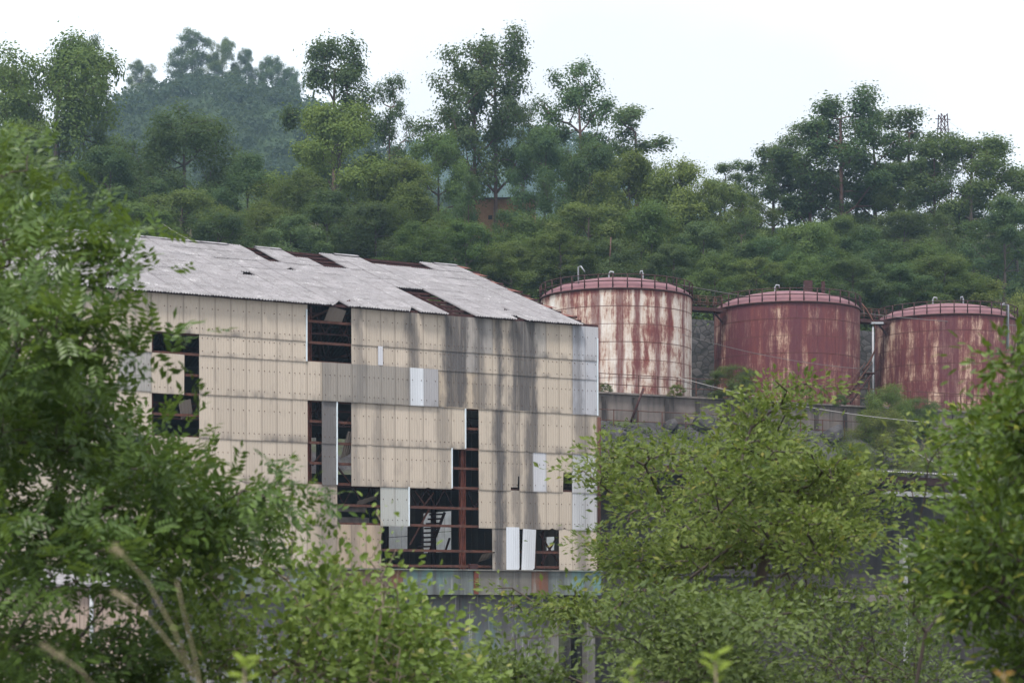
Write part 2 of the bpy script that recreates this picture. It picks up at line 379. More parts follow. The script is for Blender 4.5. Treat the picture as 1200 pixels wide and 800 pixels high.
def ground(x, y):
    x = np.asarray(x, float); y = np.asarray(y, float)
    z = -1.7 + (ZB + 1.7)*sm(4, 26, y)
    ys, yw, yt = y_shed(x) + 8, y_wall(x), y_stone(x)
    y0 = 149 + (ys - 149)*sm(0, 8, x); y0 = np.minimum(y0, yw - 4)
    z = np.where(y > y0 - 2.5, ZB + (7.8 - ZB)*sm(y0-2.5, y0, y), z)
    t = np.clip((y - y0)/(yw - y0), 0, 1)
    lump = 0.35*np.sin(x*1.7 + y*0.6)*np.sin(y*1.3 - x*0.4) + 0.2*np.sin(x*3.9)*np.sin(y*3.1)
    z = np.where(y > y0, 7.8 + 6.4*t + lump*np.sin(np.pi*t), z)
    z = np.where(y > yw + 0.1, 14.2 + (16.1 - 14.2)*sm(yw+0.1, yw+1.4, y), z)
    z = np.where(y > yt + 0.2, 16.1 + (25.0 - 16.1)*sm(yt+0.2, yt+2.0, y), z)
    zr = np.interp(x, RIDGE_X, RIDGE_Z)
    u = np.clip((y - yt - 2)/(262 - yt - 2), 0, 1)
    bumps = 0.8*np.sin(x*0.21 + 1)*np.sin(y*0.17) + 0.4*np.sin(x*0.6)*np.sin(y*0.5)
    z = np.where(y > yt + 2, 25 + (zr - 25)*(u**1.7) + bumps*np.minimum(1, u*4), z)
    z = np.where(y > 262, zr - (zr - 34)*sm(262, 345, y), z)
    a = 158*np.exp(-((x + 92)/95)**2/2 - ((y - 640)/115)**2/2)
    b = 348*np.exp(-((x + 6)/255)**2/2 - ((y - 1560)/260)**2/2)
    far = np.maximum(a, b) * sm(330, 460, y) + 6*np.sin(x*0.045)*np.sin(y*0.03)*sm(400, 600, y)
    return np.where(y > 332, np.maximum(z, far), z)

ys_list = np.concatenate([np.linspace(-35, 125, 40), np.linspace(127, 200, 100), np.linspace(202, 350, 70), np.geomspace(355, 2300, 90)])
us = np.linspace(-1, 1, 221)
YY, UU = np.meshgrid(ys_list, us, indexing='ij')
XX = UU*(45 + np.maximum(YY, 0)*0.42)
ZZ = ground(XX, YY)
nr, nc = YY.shape
V = np.stack([XX, YY, ZZ], -1).reshape(-1, 3)
ii, jj = np.meshgrid(np.arange(nr-1), np.arange(nc-1), indexing='ij')
q = (ii*nc + jj).ravel()
Fq = np.stack([q, q+1, q+nc+1, q+nc], -1)

def ground_mat():
    t = NT("hill_ground"); p = t.pos(); z = t.n("SeparateXYZ", Vector=p)
    n = t.noise(p, 0.12, 6, 0.65); n2 = t.noise(p, 1.1, 6, 0.7)
    g = t.mix(t.ramp(n2, [(0.3, 0), (0.7, 1)]), (0.022, 0.040, 0.018), (0.042, 0.062, 0.027))
    soil = t.mix(t.ramp(n2, [(0.35, 0), (0.65, 1)]), (0.075, 0.055, 0.042), (0.13, 0.10, 0.075))
    hill = t.mix(t.math('MULTIPLY', t.ramp(n, [(0.50, 0), (0.60, 0.9)]), t.math('LESS_THAN', z.outputs[1], 330.0)), g, soil)
    coal = t.mix(t.ramp(n2, [(0.3, 0), (0.7, 1)]), (0.026, 0.025, 0.028), (0.085, 0.08, 0.084))
    coal = t.mix(t.ramp(t.noise(p, 0.45, 5), [(0.52, 0), (0.64, 0.8)]), coal, (0.07, 0.085, 0.04))
    c = t.mix(t.math('GREATER_THAN', z.outputs[2], 15.0), coal, hill)
    return t.finish(c, 0.95, normal=t.bump(n2, 0.6, 0.3), spec=0.1)
M['ground'] = ground_mat()
gme = np_mesh("ground", V, Fq, M['ground'], True)
link("ground", gme, kind="structure")

# ------------------------------------------------------------------ factory
FAC = empty("factory_building", (WX, WY, ZB), TH,
            label="derelict beige factory clad in corrugated sheets with a holed grey roof", cat="building")
def L(s, y, z): return (s, y, z - ZB)          # wall coordinates -> factory local
CW = 0.876; S0 = -3.21
ROWS = {'A': (14.25, 16.25), 'B': (13.15, 14.3), 'C': (11.1, 13.2), 'D': (8.8, 11.15), 'E': (6.55, 8.85), 'F': (4.4, 6.6), 'G': (2.05, 4.45)}

def sheet_mesh(wd, h, waves, amp, top=None, bot=None, bolts=True, flat=False, tilt=0.02, seg=4, m=None):
    """corrugated sheet in local x (0..wd), z (0..h), front towards -y; or laid flat (x, y up-slope) for a roof"""
    n = waves*seg; mb = MB(); vs = []
    for k in range(n + 1):
        u = k/n; x = wd*u; d = -amp*math.cos(2*math.pi*waves*u)
        z0 = bot(u) if bot else 0.0; z1 = h - (top(u) if top else 0.0)
        if flat: vs += [(x, z0, d + tilt*(1 - z0/h)), (x, z1, d + tilt*(1 - z1/h))]
        else: vs += [(x, d - tilt*(1 - z0/h), z0), (x, d - tilt*(1 - z1/h), z1)]
    fs = [(2*k, 2*k+2, 2*k+3, 2*k+1) for k in range(n)]
    mb.add(vs, fs, 0, True)
    if bolts:
        for zr in (0.16*h if h > 1.5 else 0.2*h, 0.68*h if h > 1.5 else 0.8*h):
            for xx in (0.2, 0.5, 0.8):
                if xx == 0.5 and random.random() < 0.5: continue
                x, r = wd*xx, 0.034
                y0 = -amp - tilt*(1 - zr/h)
                mb.add([(x-r, y0, zr), (x, y0, zr-r), (x+r, y0, zr), (x, y0, zr+r), (x, y0-0.03, zr)],
                       [(0,1,4),(1,2,4),(2,3,4),(3,0,4)], 1)
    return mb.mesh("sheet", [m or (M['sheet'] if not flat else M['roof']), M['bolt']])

BEIGE, TAN = (0.445, 0.38, 0.315), (0.38, 0.315, 0.25)
GREY, BLUEG, WHITE, LGREY = (0.235, 0.215, 0.195), (0.37, 0.375, 0.41), (0.58, 0.61, 0.66), (0.36, 0.37, 0.355)
row_mesh = {}
for r_, (z0, z1) in ROWS.items():
    row_mesh[r_] = [sheet_mesh(CW + 0.05, z1 - z0, 6, 0.010, bolts=True, tilt=0.035) for _ in range(3)]

openings = set()
def op(rows, a, b):
    for r_ in rows:
        for i in range(a, b + 1): openings.add((r_, i))
op('AB', 7, 9); op('B', -3, -1); op('C', -1, -1); op('D', -3, -1); op('E', -5, -4)
op('DE', 7, 7); op('DE', 9, 9); op('F', 9, 11); op('F', 14, 18); op('E', 17, 18); op('D', 18, 18)
op('G', 12, 19); op('G', 23, 24)
special = {}
def sp(rows, a, b, col, al=1.0):
    for r_ in rows:
        for i in range(a, b + 1): special[(r_, i)] = (col, al)
sp('C', 8, 13, GREY, 0.7); sp('C', 14, 14, WHITE, 0.22); sp('C', 15, 15, (0.30, 0.295, 0.31), 0.4)
sp('DE', 8, 8, (0.15, 0.14, 0.14), 0.8); sp('F', 12, 13, LGREY, 0.3); sp('E', 23, 23, (0.46, 0.465, 0.50), 0.1)
sp('ABC', 26, 27, BLUEG, 0.9); sp('EF', 26, 27, (0.40, 0.405, 0.42), 0.35); sp('G', 21, 22, WHITE, 0.22)
sp('A', 18, 19, (0.27, 0.25, 0.235), 1); sp('B', 17, 18, (0.27, 0.25, 0.235), 1)
sp('C', -5, -4, (0.30, 0.29, 0.28), 0.6); sp('FG', 7, 8, TAN, 0.9); sp('G', 9, 11, (0.36, 0.28, 0.21), 1.0)
sp('G', 20, 20, (0.33, 0.29, 0.25), 1.0); sp('A', 22, 23, (0.34, 0.31, 0.28), 1.0); sp('C', 16, 18, (0.40, 0.33, 0.255), 1.0)

def put_sheet(me, s, z, col, al, y=0.0, rot=0.0, label=None):
    o = link("wall_sheet", me, FAC, L(s, y, z), (0, rot, 0))
    o.color = (*col, al)
    if label: o["label"] = label
    return o
for r_, (z0, z1) in ROWS.items():
    for i in range(-14, 28):
        if (r_, i) in openings: continue
        s = S0 + CW*i
        col, al = special.get((r_, i), (BEIGE, 1.0))
        if (r_, i) not in special:
            k = random.uniform(0.93, 1.05); col = tuple(c*k for c in col)
            if i > 15: col = tuple(c*q for c, q in zip(col, (0.96, 0.96, 0.95)))
        yy = random.uniform(-0.004, 0.004) - 0.003*(i % 2)
        if r_ == 'C' and 8 <= i <= 15: yy -= 0.07
        if (r_, i) in (('G', 21), ('G', 22)):
            if i == 21: me = sheet_mesh(CW, z1-z0+0.1, 6, 0.01, bot=lambda u: 0.0 if u < 0.9 else (u-0.9)*2, bolts=False)
            else: me = sheet_mesh(CW, z1-z0+0.1, 6, 0.01, bot=lambda u: 0.05 + 0.25*max(0, u-0.7)/0.3, bolts=False)
            o = put_sheet(me, s + (0.1 if i == 22 else 0), z0 - (0.12 if i == 22 else 0.05), col, al, -0.05, 0.05 if i == 22 else 0.0, "bright white replacement sheet, cracked and tilted" if i == 22 else None)
            continue
        if (r_, i) == ('E', 21):
            me = sheet_mesh(CW+0.05, z1-z0, 6, 0.010, bot=lambda u: 0.0 if u < 0.35 else (0.22 if u < 0.84 else 0.85))
        elif (r_, i) == ('E', 25):
            me = sheet_mesh(CW+0.05, z1-z0, 6, 0.010, bot=lambda u: 0.0 if u < 0.3 else 1.15)
        elif (r_, i) == ('G', 8): me = sheet_mesh(CW+0.05, z1-z0, 6, 0.010, top=lambda u: 0.0)
        elif r_ in 'CDEF' and (r_, i) not in special and random.random() < 0.10:
            a_, b_ = random.random(), random.uniform(0.05, 0.16)
            me = sheet_mesh(CW+0.05, z1-z0, 6, 0.010, bot=lambda u, a_=a_, b_=b_: b_*max(0, 1-abs(u-a_)*5))
        else: me = random.choice(row_mesh[r_])
        dz = 0.0; rot = 0.0
        if (r_, i) in (('C', -3), ('C', -2)): dz, rot = -0.05, 0.015
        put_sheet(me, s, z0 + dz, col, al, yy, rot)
# the shed's narrow pale strip and the pale corner flashings along cut edges
for (px, ya, yb, yy) in ((445, 403, 425, -0.04),):
    s = s_of(px); me = sheet_mesh(0.30, 1.05, 2, 0.012, bolts=False)
    put_sheet(me, s - 0.15, 13.22, (0.50, 0.51, 0.56), 0.0, -0.06)
fl = simple("pale_edge_trim", (0.50, 0.56, 0.60), (0.62, 0.68, 0.72), 2.0, 0.5)
for (s, z0, z1) in ((S0+CW*9+0.02, 6.6, 11.1), (S0+CW*17+0.05, 6.6, 8.85), (S0+CW*18+0.03, 8.85, 11.1), (S0+CW*14, 4.45, 6.6), (S0+CW*28-0.02, 11.1, 15.6), (S0+CW*7-0.02, 13.2, 16.0)):
    MB().box(L(s, -0.03, (z0+z1)/2), (0.07, 0.09, z1-z0)).build("edge_trim", fl, FAC)

SL, SR = S0 + CW*-14, S0 + CW*28
DEP, RISE = 15.4, 5.55                       # half depth, ridge rise
ZE = 16.3
# gable ends: tall sheets, with the torn gaps that let daylight through
def gable_at(px, py, s):
    u, v = (px-600)/F, (HZ-py)/F
    y = (WX + s*CT - u*(WY + s*ST))/(ST + u*CT); return y, v*(WY + s*ST + y*CT)
def gable(s, name, gaps=()):
    mb = MB(); ys = sorted({*np.linspace(0.05, 2*DEP + 0.05, 35), *[g[0] for g in gaps], *[g[1] for g in gaps]})
    zt = lambda y: ZE - 0.15 + RISE*(1 - abs(y - DEP)/DEP)
    for k, (y0, y1) in enumerate(zip(ys[:-1], ys[1:])):
        y1 -= 0.02; o = 0.02*(k % 2); m_ = (y0 + y1)/2
        if y1 - y0 < 0.03: continue
        z = 0.5
        for (za, zb_) in sorted((g[2], g[3]) for g in gaps if g[0] <= m_ <= g[1]) + [(None, None)]:
            t0, t1 = (zt(y0), zt(y1)) if za is None else (za, za)
            vs = [L(s-o, y0, z), L(s-o, y1, z), L(s-o, y1, t1), L(s-o, y0, t0), L(s-o-0.03, y0, z), L(s-o-0.03, y1, z), L(s-o-0.03, y1, t1), L(s-o-0.03, y0, t0)]
            mb.add(vs, [(0,1,2,3),(7,6,5,4),(0,4,5,1),(3,2,6,7),(0,3,7,4),(1,5,6,2)]); z = zb_
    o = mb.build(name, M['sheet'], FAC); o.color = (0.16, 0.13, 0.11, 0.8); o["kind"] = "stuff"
gg = []
for (xa, ya, xb, yb) in ((496, 598, 529, 648), (455, 612, 478, 645), (640, 628, 650, 645)):
    ya_, z1_ = gable_at(xb, ya, SR-0.05); yb_, z0_ = gable_at(xa, yb, SR-0.05); gg.append((ya_, yb_, z0_, z1_))
gable(SR - 0.05, "gable_wall", gg); gable(SL + 0.1, "gable_wall")

# roof sheets
ANG = math.atan2(RISE, DEP); SLEN = math.hypot(RISE, DEP) + 0.42
RV = 20.15                                   # right verge
NR = 7; RH = SLEN/NR; RA = 0.042
rmesh = [sheet_mesh(CW + 0.05, RH + 0.22, 6, RA, bolts=False, flat=True, tilt=0.018) for _ in range(2)]
for _ in range(3):
    a_, b_ = random.random(), random.uniform(0.05, 0.2)
    rmesh.append(sheet_mesh(CW + 0.05, RH + 0.22, 6, RA, bolts=False, flat=True, tilt=0.018, bot=lambda u, a_=a_, b_=b_: b_*max(0, 1-abs(u-a_)*4)))
def roof_sw(px, py):
    u, v = (px-600)/F, (HZ-py)/F; k = RISE/DEP
    A = np.array([[CT - u*ST, -ST - u*CT], [-v*ST, k - v*CT]])
    b = np.array([u*WY - WX, v*WY - ZE]); return np.linalg.solve(A, b)
holes = set()
def hole(px, py, dc=(0,), dr=(0,)):
    s, wv = roof_sw(px, py); c = int(math.floor((RV - s)/CW)); r = int((wv/math.cos(ANG) + 0.42)/RH)
    for a in dc:
        for b in dr: holes.add((c + a, min(NR-1, max(0, r + b))))
hole(362, 305, (0, 1, -1), (0,)); hole(304, 296); hole(325, 308); 
hole(466, 312); hole(436, 309); hole(380, 310); hole(394, 315); hole(505, 350); hole(522, 358); hole(541, 367); hole(478, 340); hole(440, 310); hole(458, 311); hole(475, 312); hole(490, 313)
hole(490, 345); hole(508, 354); hole(527, 364)
half = {}
def half_hole(px, py, bot): 
    s, wv = roof_sw(px, py); c = int(math.floor((RV - s)/CW)); r = int((wv/math.cos(ANG) + 0.42)/RH)
    half[(c, max(0, r))] = bot
half_hole(403, 362, lambda u: 1.5*u); half_hole(474, 364, lambda u: 1.7*max(0, u-0.2)); half_hole(597, 371, lambda u: 1.2 if u < 0.7 else 0.0)
half_hole(280, 321, lambda u: 1.1 if u > 0.25 else 0.4); half_hole(340, 316, lambda u: 1.2*u)
half_hole(585, 364, lambda u: 1.9*max(0, u-0.4)); half_hole(545, 372, lambda u: 1.3*(1-u))
ncol = int((RV - SL)/CW) + 1
for c in range(ncol):
    for r in range(NR):
        if (c, r) in holes: continue
        d = r*RH - 0.42
        me = random.choice(rmesh[:2]) if random.random() < 0.8 else random.choice(rmesh)
        if (c, r) in half: me = sheet_mesh(CW+0.05, RH+0.22, 6, RA, bolts=False, flat=True, tilt=0.018, bot=half[(c, r)])
        lift = 0.10 + 0.012*(c % 2) + random.uniform(0, 0.012)
        s = RV - CW*(c+1)
        o = link("roof_sheet", me, FAC)
        sag = -0.06*math.sin(math.pi*(r+0.5)/NR)*(0.5+0.5*math.sin(c*0.7))
        o.location = L(s + random.uniform(-0.012, 0.012), d*math.cos(ANG), ZE + d*math.sin(ANG) + lift + sag)
        o.rotation_euler = (ANG + random.uniform(-0.006, 0.006), 0, random.uniform(-0.008, 0.008))
# ridge cap pieces
for c in range(0, ncol, 2):
    if any((c + k, NR-1) in holes for k in (0, 1)): continue
    s = RV - CW*(c+2)
    mb = MB(); mb.add([L(s, DEP-0.3, ZE+RISE+0.08), L(s+2*CW-0.03, DEP-0.3, ZE+RISE+0.08), L(s+2*CW-0.03, DEP, ZE+RISE+0.21), L(s, DEP, ZE+RISE+0.21), L(s, DEP+0.3, ZE+RISE+0.08), L(s+2*CW-0.03, DEP+0.3, ZE+RISE+0.08)], [(0,1,2,3),(3,2,5,4)])
    mb.build("ridge_cap", M['roof'], FAC)
# rear roof slope, one corrugated part
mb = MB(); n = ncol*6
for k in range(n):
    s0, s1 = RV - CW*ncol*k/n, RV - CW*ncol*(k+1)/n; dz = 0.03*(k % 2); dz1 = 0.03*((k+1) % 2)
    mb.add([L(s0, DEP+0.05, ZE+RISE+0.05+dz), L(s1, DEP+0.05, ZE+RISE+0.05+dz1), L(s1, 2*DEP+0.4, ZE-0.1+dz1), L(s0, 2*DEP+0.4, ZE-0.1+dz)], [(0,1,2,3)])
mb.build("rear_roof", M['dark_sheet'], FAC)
# purlins stick out past the verge, with a few torn sheets left on them
for k in range(15):
    d = 0.15 + k*(SLEN-0.6)/14
    y, z = d*math.cos(ANG), ZE + d*math.sin(ANG) - 0.02
    e = SR - random.uniform(0.0, 0.7) if k else SR + 0.1
    MB().bar(L(SL, y, z), L(e, y, z), 0.09, 0.14).build("purlin", M['rust_dark'], FAC)
    if k % 2 == 0 and k:
        mb = MB(); a = random.uniform(0.4, 0.9)
        mb.add([L(RV+0.02, y-0.55, z+0.12-0.2), L(RV+a, y-0.45, z-0.05), L(RV+a*0.8, y+0.3, z+0.18), L(RV+0.02, y+0.5, z+0.28)], [(0,1,2,3)])
        mb.build("torn_sheet", M['rust_red'], FAC)
# columns, girts, braces, trusses
cols = [-14.6, -5.75, 3.2, 12.65, 21.0]
for s in cols:
    for y in (0.45, 10.4, 20.4, 30.2):
        zt = ZE - 0.2 + RISE*(1 - abs(y - DEP)/DEP)
        mb = MB(); 
        for dx in (-0.13, 0.13): mb.box(L(s+dx, y, (zt+2.0)/2), (0.03, 0.26, zt-2.0))
        mb.box(L(s, y, (zt+2.0)/2), (0.24, 0.03, zt-2.0))
        mb.build("column", M['rust_red'] if y < 1 else M['rust_dark'], FAC)
for z in (15.4, 14.25, 13.2, 12.1, 11.1, 10.0, 8.85, 7.75, 6.65, 5.5, 4.5, 3.1, 2.25):
    MB().box(L((SL+SR)/2, 0.2, z), (SR-SL-0.2, 0.09, 0.14)).build("girt", M['rust'], FAC)
def lattice(s0, s1, y, z0, z1, n, wd=0.06):
    mb = MB(); mb.bar(L(s0, y, z0), L(s1, y, z0), 0.1); mb.bar(L(s0, y, z1), L(s1, y, z1), 0.1)
    for k in range(n):
        a, b = s0 + (s1-s0)*k/n, s0 + (s1-s0)*(k+1)/n
        mb.bar(L(a, y, z0), L((a+b)/2, y, z1), wd); mb.bar(L((a+b)/2, y, z1), L(b, y, z0), wd)
    return mb
for k in range(4):
    a, b = cols[k] + 0.2, cols[k+1] - 0.2
    for (y, z0, z1) in ((1.2, 14.9, 16.0), (1.25, 9.9, 10.7), (1.2, 5.6, 6.6), (10.5, 14.9, 16.6)):
        lattice(a, b, y, z0, z1, 8).build("lattice_girder", M['rust_dark'], FAC)
for s in cols:                                  # roof trusses
    mb = MB(); mb.bar(L(s, 0.4, ZE-0.5), L(s, 2*DEP-0.4, ZE-0.5), 0.12)
    for k in range(8):
        y0, y1 = 2*DEP*k/8, 2*DEP*(k+1)/8; h = lambda y: ZE - 0.3 + RISE*(1-abs(y-DEP)/DEP)
        mb.bar(L(s, y0+0.01, ZE-0.5), L(s, (y0+y1)/2, h((y0+y1)/2)), 0.08); mb.bar(L(s, (y0+y1)/2, h((y0+y1)/2)), L(s, y1-0.01, ZE-0.5), 0.08)
    for a, b in ((0.0, DEP), (DEP, 2*DEP)): mb.bar(L(s, a+0.02, ZE - 0.25 + RISE*(1-abs(a-DEP)/DEP)), L(s, b-0.02, ZE - 0.25 + RISE*(1-abs(b-DEP)/DEP)), 0.12)
    mb.build("roof_truss", M['rust_dark'], FAC)
for (p1, p2) in (((486, 575), (498, 592)), ((508, 577), (495, 594)), ((503, 596), (480, 638)), ((366, 545), (385, 520)), ((396, 548), (412, 568)), ((632, 625), (655, 660)), ((655, 625), (634, 660)), ((365, 372), (410, 352))):
    def on(px, py, y):
        u, v = (px-600)/F, (HZ-py)/F; s = (u*(WY + y*CT) - WX + y*ST)/(CT - u*ST); return L(s, y, v*(WY + s*ST + y*CT))
    MB().bar(on(*p1, 0.9), on(*p2, 0.9), 0.09).build("brace", M['rust'], FAC)
MB().box(L(s_of(645), 0.9, 3.2), (0.12, 0.12, 2.3)).build("column", M['rust_dark'], FAC)
MB().box(L(s_of(637), 1.0, 3.2), (0.10, 0.12, 2.3)).build("column", M['rust'], FAC)
# debris on the sill of the torn bay and an inner beam
for (a, b, z, h) in ((395, 443, 5.35, 0.25), (396, 446, 4.75, 0.35)):
    MB().box(L((s_of(a)+s_of(b))/2, 1.6, z), (s_of(b)-s_of(a), 0.3, h)).build("inner_beam", M['concrete'], FAC)
for (px_, py_, wd_, h_, rx_, rz_) in ((402, 520, 0.5, 1.6, 0.25, 0.18), (428, 588, 1.3, 0.5, 0.9, -0.3), (566, 650, 0.9, 0.8, 1.0, -0.2), (388, 365, 1.0, 0.9, 0.4, 0.25), (218, 480, 0.7, 1.0, 0.3, -0.25)):
    u, v = (px_-600)/F, (HZ-py_)/F; s_ = (u*(WY + 0.7*CT) - WX + 0.7*ST)/(CT - u*ST)
    o = link("hanging_sheet", sheet_mesh(wd_, h_, 4, 0.016, bolts=False, bot=lambda u_: 0.25*u_*h_), FAC, L(s_ - wd_/2, 0.55, v*(WY + s_*ST) - h_/2), (rx_, rz_, 0))
    o.color = (0.17, 0.14, 0.12, 1.0)
# inside: floors, back wall, rear openings
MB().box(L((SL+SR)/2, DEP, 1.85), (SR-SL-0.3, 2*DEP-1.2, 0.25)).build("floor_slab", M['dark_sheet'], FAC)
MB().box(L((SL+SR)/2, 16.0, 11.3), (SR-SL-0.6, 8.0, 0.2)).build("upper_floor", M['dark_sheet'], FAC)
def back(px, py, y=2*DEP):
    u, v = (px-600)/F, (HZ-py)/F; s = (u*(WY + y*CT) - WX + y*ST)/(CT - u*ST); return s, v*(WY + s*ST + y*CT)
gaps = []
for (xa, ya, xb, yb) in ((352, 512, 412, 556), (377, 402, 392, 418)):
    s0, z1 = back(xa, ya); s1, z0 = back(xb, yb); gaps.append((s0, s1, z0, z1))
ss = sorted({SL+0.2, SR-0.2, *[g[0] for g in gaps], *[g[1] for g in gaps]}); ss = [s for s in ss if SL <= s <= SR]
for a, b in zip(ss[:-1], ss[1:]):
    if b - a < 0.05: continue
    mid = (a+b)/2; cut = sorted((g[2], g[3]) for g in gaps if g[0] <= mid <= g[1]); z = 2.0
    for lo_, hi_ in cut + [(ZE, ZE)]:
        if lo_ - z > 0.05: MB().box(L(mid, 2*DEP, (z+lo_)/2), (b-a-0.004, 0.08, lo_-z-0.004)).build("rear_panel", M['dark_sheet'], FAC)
        z = max(z, hi_)
# iron stair seen through the large torn bay
ST_ = link("stair", MB().bar(on(503, 648, 6), on(521, 600, 6), 0.16, 0.12).bar(on(521, 648, 6), on(527, 630, 6), 0.1).mesh("stair", M['rust_dark']), FAC)
for k in range(9):
    y = 602 + k*5.4; a = 521 - (k*5.4+2)/48*18
    MB().bar(on(a, y, 6), on(a-17, y+0.6, 6.3), 0.16, 0.10).build("tread", M['rust_dark'], ST_)
# floor edge beam and lower storey
seg = [SL, cols[1], s_of(300), s_of(395), s_of(470), s_of(553), s_of(620), s_of(640), SR+0.1]
for a, b in zip(seg[:-1], seg[1:]):
    MB().box(L((a+b)/2, -0.06, 1.33), (b-a-0.01, 0.42, 1.36)).build("edge_beam", M['beam_rust'] if s_of(615) < a < s_of(632) or s_of(390) < a < s_of(400) else (M['beam_teal'] if a > s_of(630) or s_of(465) < a < s_of(475) else M['beam']), FAC)
MB().box(L((SL+SR)/2, -0.10, 2.04), (SR-SL+0.3, 0.62, 0.07)).build("ledge", M['beam'], FAC)
MB().box(L(s_of(553)+0.1, -0.32, 1.33), (0.28, 0.08, 1.3)).build("rust_strap", M['rust_red'], FAC)
MB().box(L(s_of(553)+0.1, 0.12, 2.25), (0.5, 0.4, 0.28)).build("column_foot", M['rust_dark'], FAC)
for a, b, m_ in ((SL, s_of(470), 'lower'), (s_of(470), s_of(648), 'lower')):
    k = max(1, int((b-a)/1.8))
    for j in range(k):
        p0, p1 = a + (b-a)*j/k, a + (b-a)*(j+1)/k
        MB().box(L((p0+p1)/2, 0.55 + 0.03*(j % 2), -3.45), (p1-p0-0.02, 0.3, 8.14)).build("lower_panel", M[m_], FAC)
MB().box(L((s_of(648)+SR)/2, 6.0, -3.45), (SR-s_of(648), 0.3, 8.1)).build("recess_wall", M['concrete_dark'], FAC)
for s in (s_of(650), s_of(693)): MB().box(L(s, 0.3, -3.45), (0.55, 0.55, 8.14)).build("pier", M['beam'], FAC)
# scattered rusty pipe down the corner
MB().tube([L(SR+0.05, -0.1, 11.0), L(SR+0.05, -0.1, 8.9), L(SR+0.05, -0.1, 2.2)], 0.12).build("corner_post", M['rust'], FAC)
# gutter bits and a loose cable from the roof ridge
mb = MB(); a = Vector(P(290, 293, 127)); b = Vector(P(190, 262, 160))
mb.tube([a.lerp(b, t) - Vector((0,0,0.6*math.sin(math.pi*t))) for t in np.linspace(0, 1, 9)], 0.014, 4)
tag(mb.build("stay_cable", M['wire_pale']), "pale stay cable running from the factory roof ridge up to the trees", "cable")

# cracked translucent light panels let into the gable behind the torn bay
tn = NT("translucent_panel"); tv_ = tn.noise(tn.pos(), 1.2, 6, 0.7)
tc_ = tn.mix(tn.ramp(tv_, [(0.35, 0), (0.7, 1)]), (0.86, 0.86, 0.84), (0.62, 0.60, 0.56))
tb = tn.n("BsdfTranslucent", Color=tc_); tdf = tn.n("BsdfDiffuse", Color=tc_); tms = tn.n("MixShader", Fac=0.1)
tn.t.links.new(tb.outputs[0], tms.inputs[1]); tn.t.links.new(tdf.outputs[0], tms.inputs[2]); tn.t.links.new(tms.outputs[0], tn.out.inputs["Surface"])
for (ya_, yb_, z0_, z1_) in gg:
    n = max(1, int(round((yb_-ya_)/1.0))); k2 = max(1, int(round((z1_-z0_)/1.2)))
    for i in range(n):
        for j in range(k2):
            a_, b_ = ya_ + (yb_-ya_)*i/n, ya_ + (yb_-ya_)*(i+1)/n; c_, d2 = z0_ + (z1_-z0_)*j/k2, z0_ + (z1_-z0_)*(j+1)/k2
            mb = MB(); mb.add([L(SR-0.02, a_+0.015, c_+0.02), L(SR-0.02, b_-0.015, c_+0.02), L(SR-0.02, b_-0.015, d2-0.02), L(SR-0.02, a_+0.015, d2-0.02)], [(0,1,2,3)]); mb.build("light_panel", tn.mat, FAC)

# ------------------------------------------------------------------ low shed at the lower left
YS = 88.0
SH = empty("low_shed", P(70, 800, YS) * 1.0, 0.12, label="low pinkish beige shed glimpsed behind the left tree at the bottom", cat="shed")
SH.location.z = ZB + 1.2
for k in range(9):
    me = sheet_mesh(1.0, 3.3, 6, 0.016)
    o = link("wall_sheet", me, SH, (-5.0 + k*0.97, 0, 4.0)); o.color = (0.33, 0.255, 0.215, 0.9)
    o = link("wall_sheet", row_mesh['E'][0], SH, (-5.0 + k*0.97, 0.02, 1.8), scale=(1.05, 1, 1)); o.color = (0.30, 0.24, 0.20, 0.9)
MB().box((-0.6, 2.5, 0.9), (8.8, 4.9, 1.8)).box((-0.6, 2.5, -0.7), (9.2, 5.2, 1.4)).build("plinth", M['concrete'], SH)
mb = MB(); mb.add([(-5.3, -0.4, 7.25), (4.0, -0.4, 7.25), (4.0, 5.2, 8.1), (-5.3, 5.2, 8.1), (-5.3, -0.4, 7.15), (4.0, -0.4, 7.15), (4.0, 5.2, 8.0), (-5.3, 5.2, 8.0)], [(0,1,2,3),(7,6,5,4),(0,4,5,1),(1,5,6,2),(2,6,7,3),(3,7,4,0)])
mb.build("roof", M['roof'], SH)
MB().tube([(1.35, -0.12, 7.1), (1.35, -0.12, 0.0)], 0.09, 8).build("downpipe", M['grey_steel'], SH)
for s_, sz_ in ((-5.0, 1), (3.7, 1)): MB().box((s_, 2.5, 4.4), (0.12, 4.9, 5.4)).build("end_wall", M['dark_sheet'], SH)

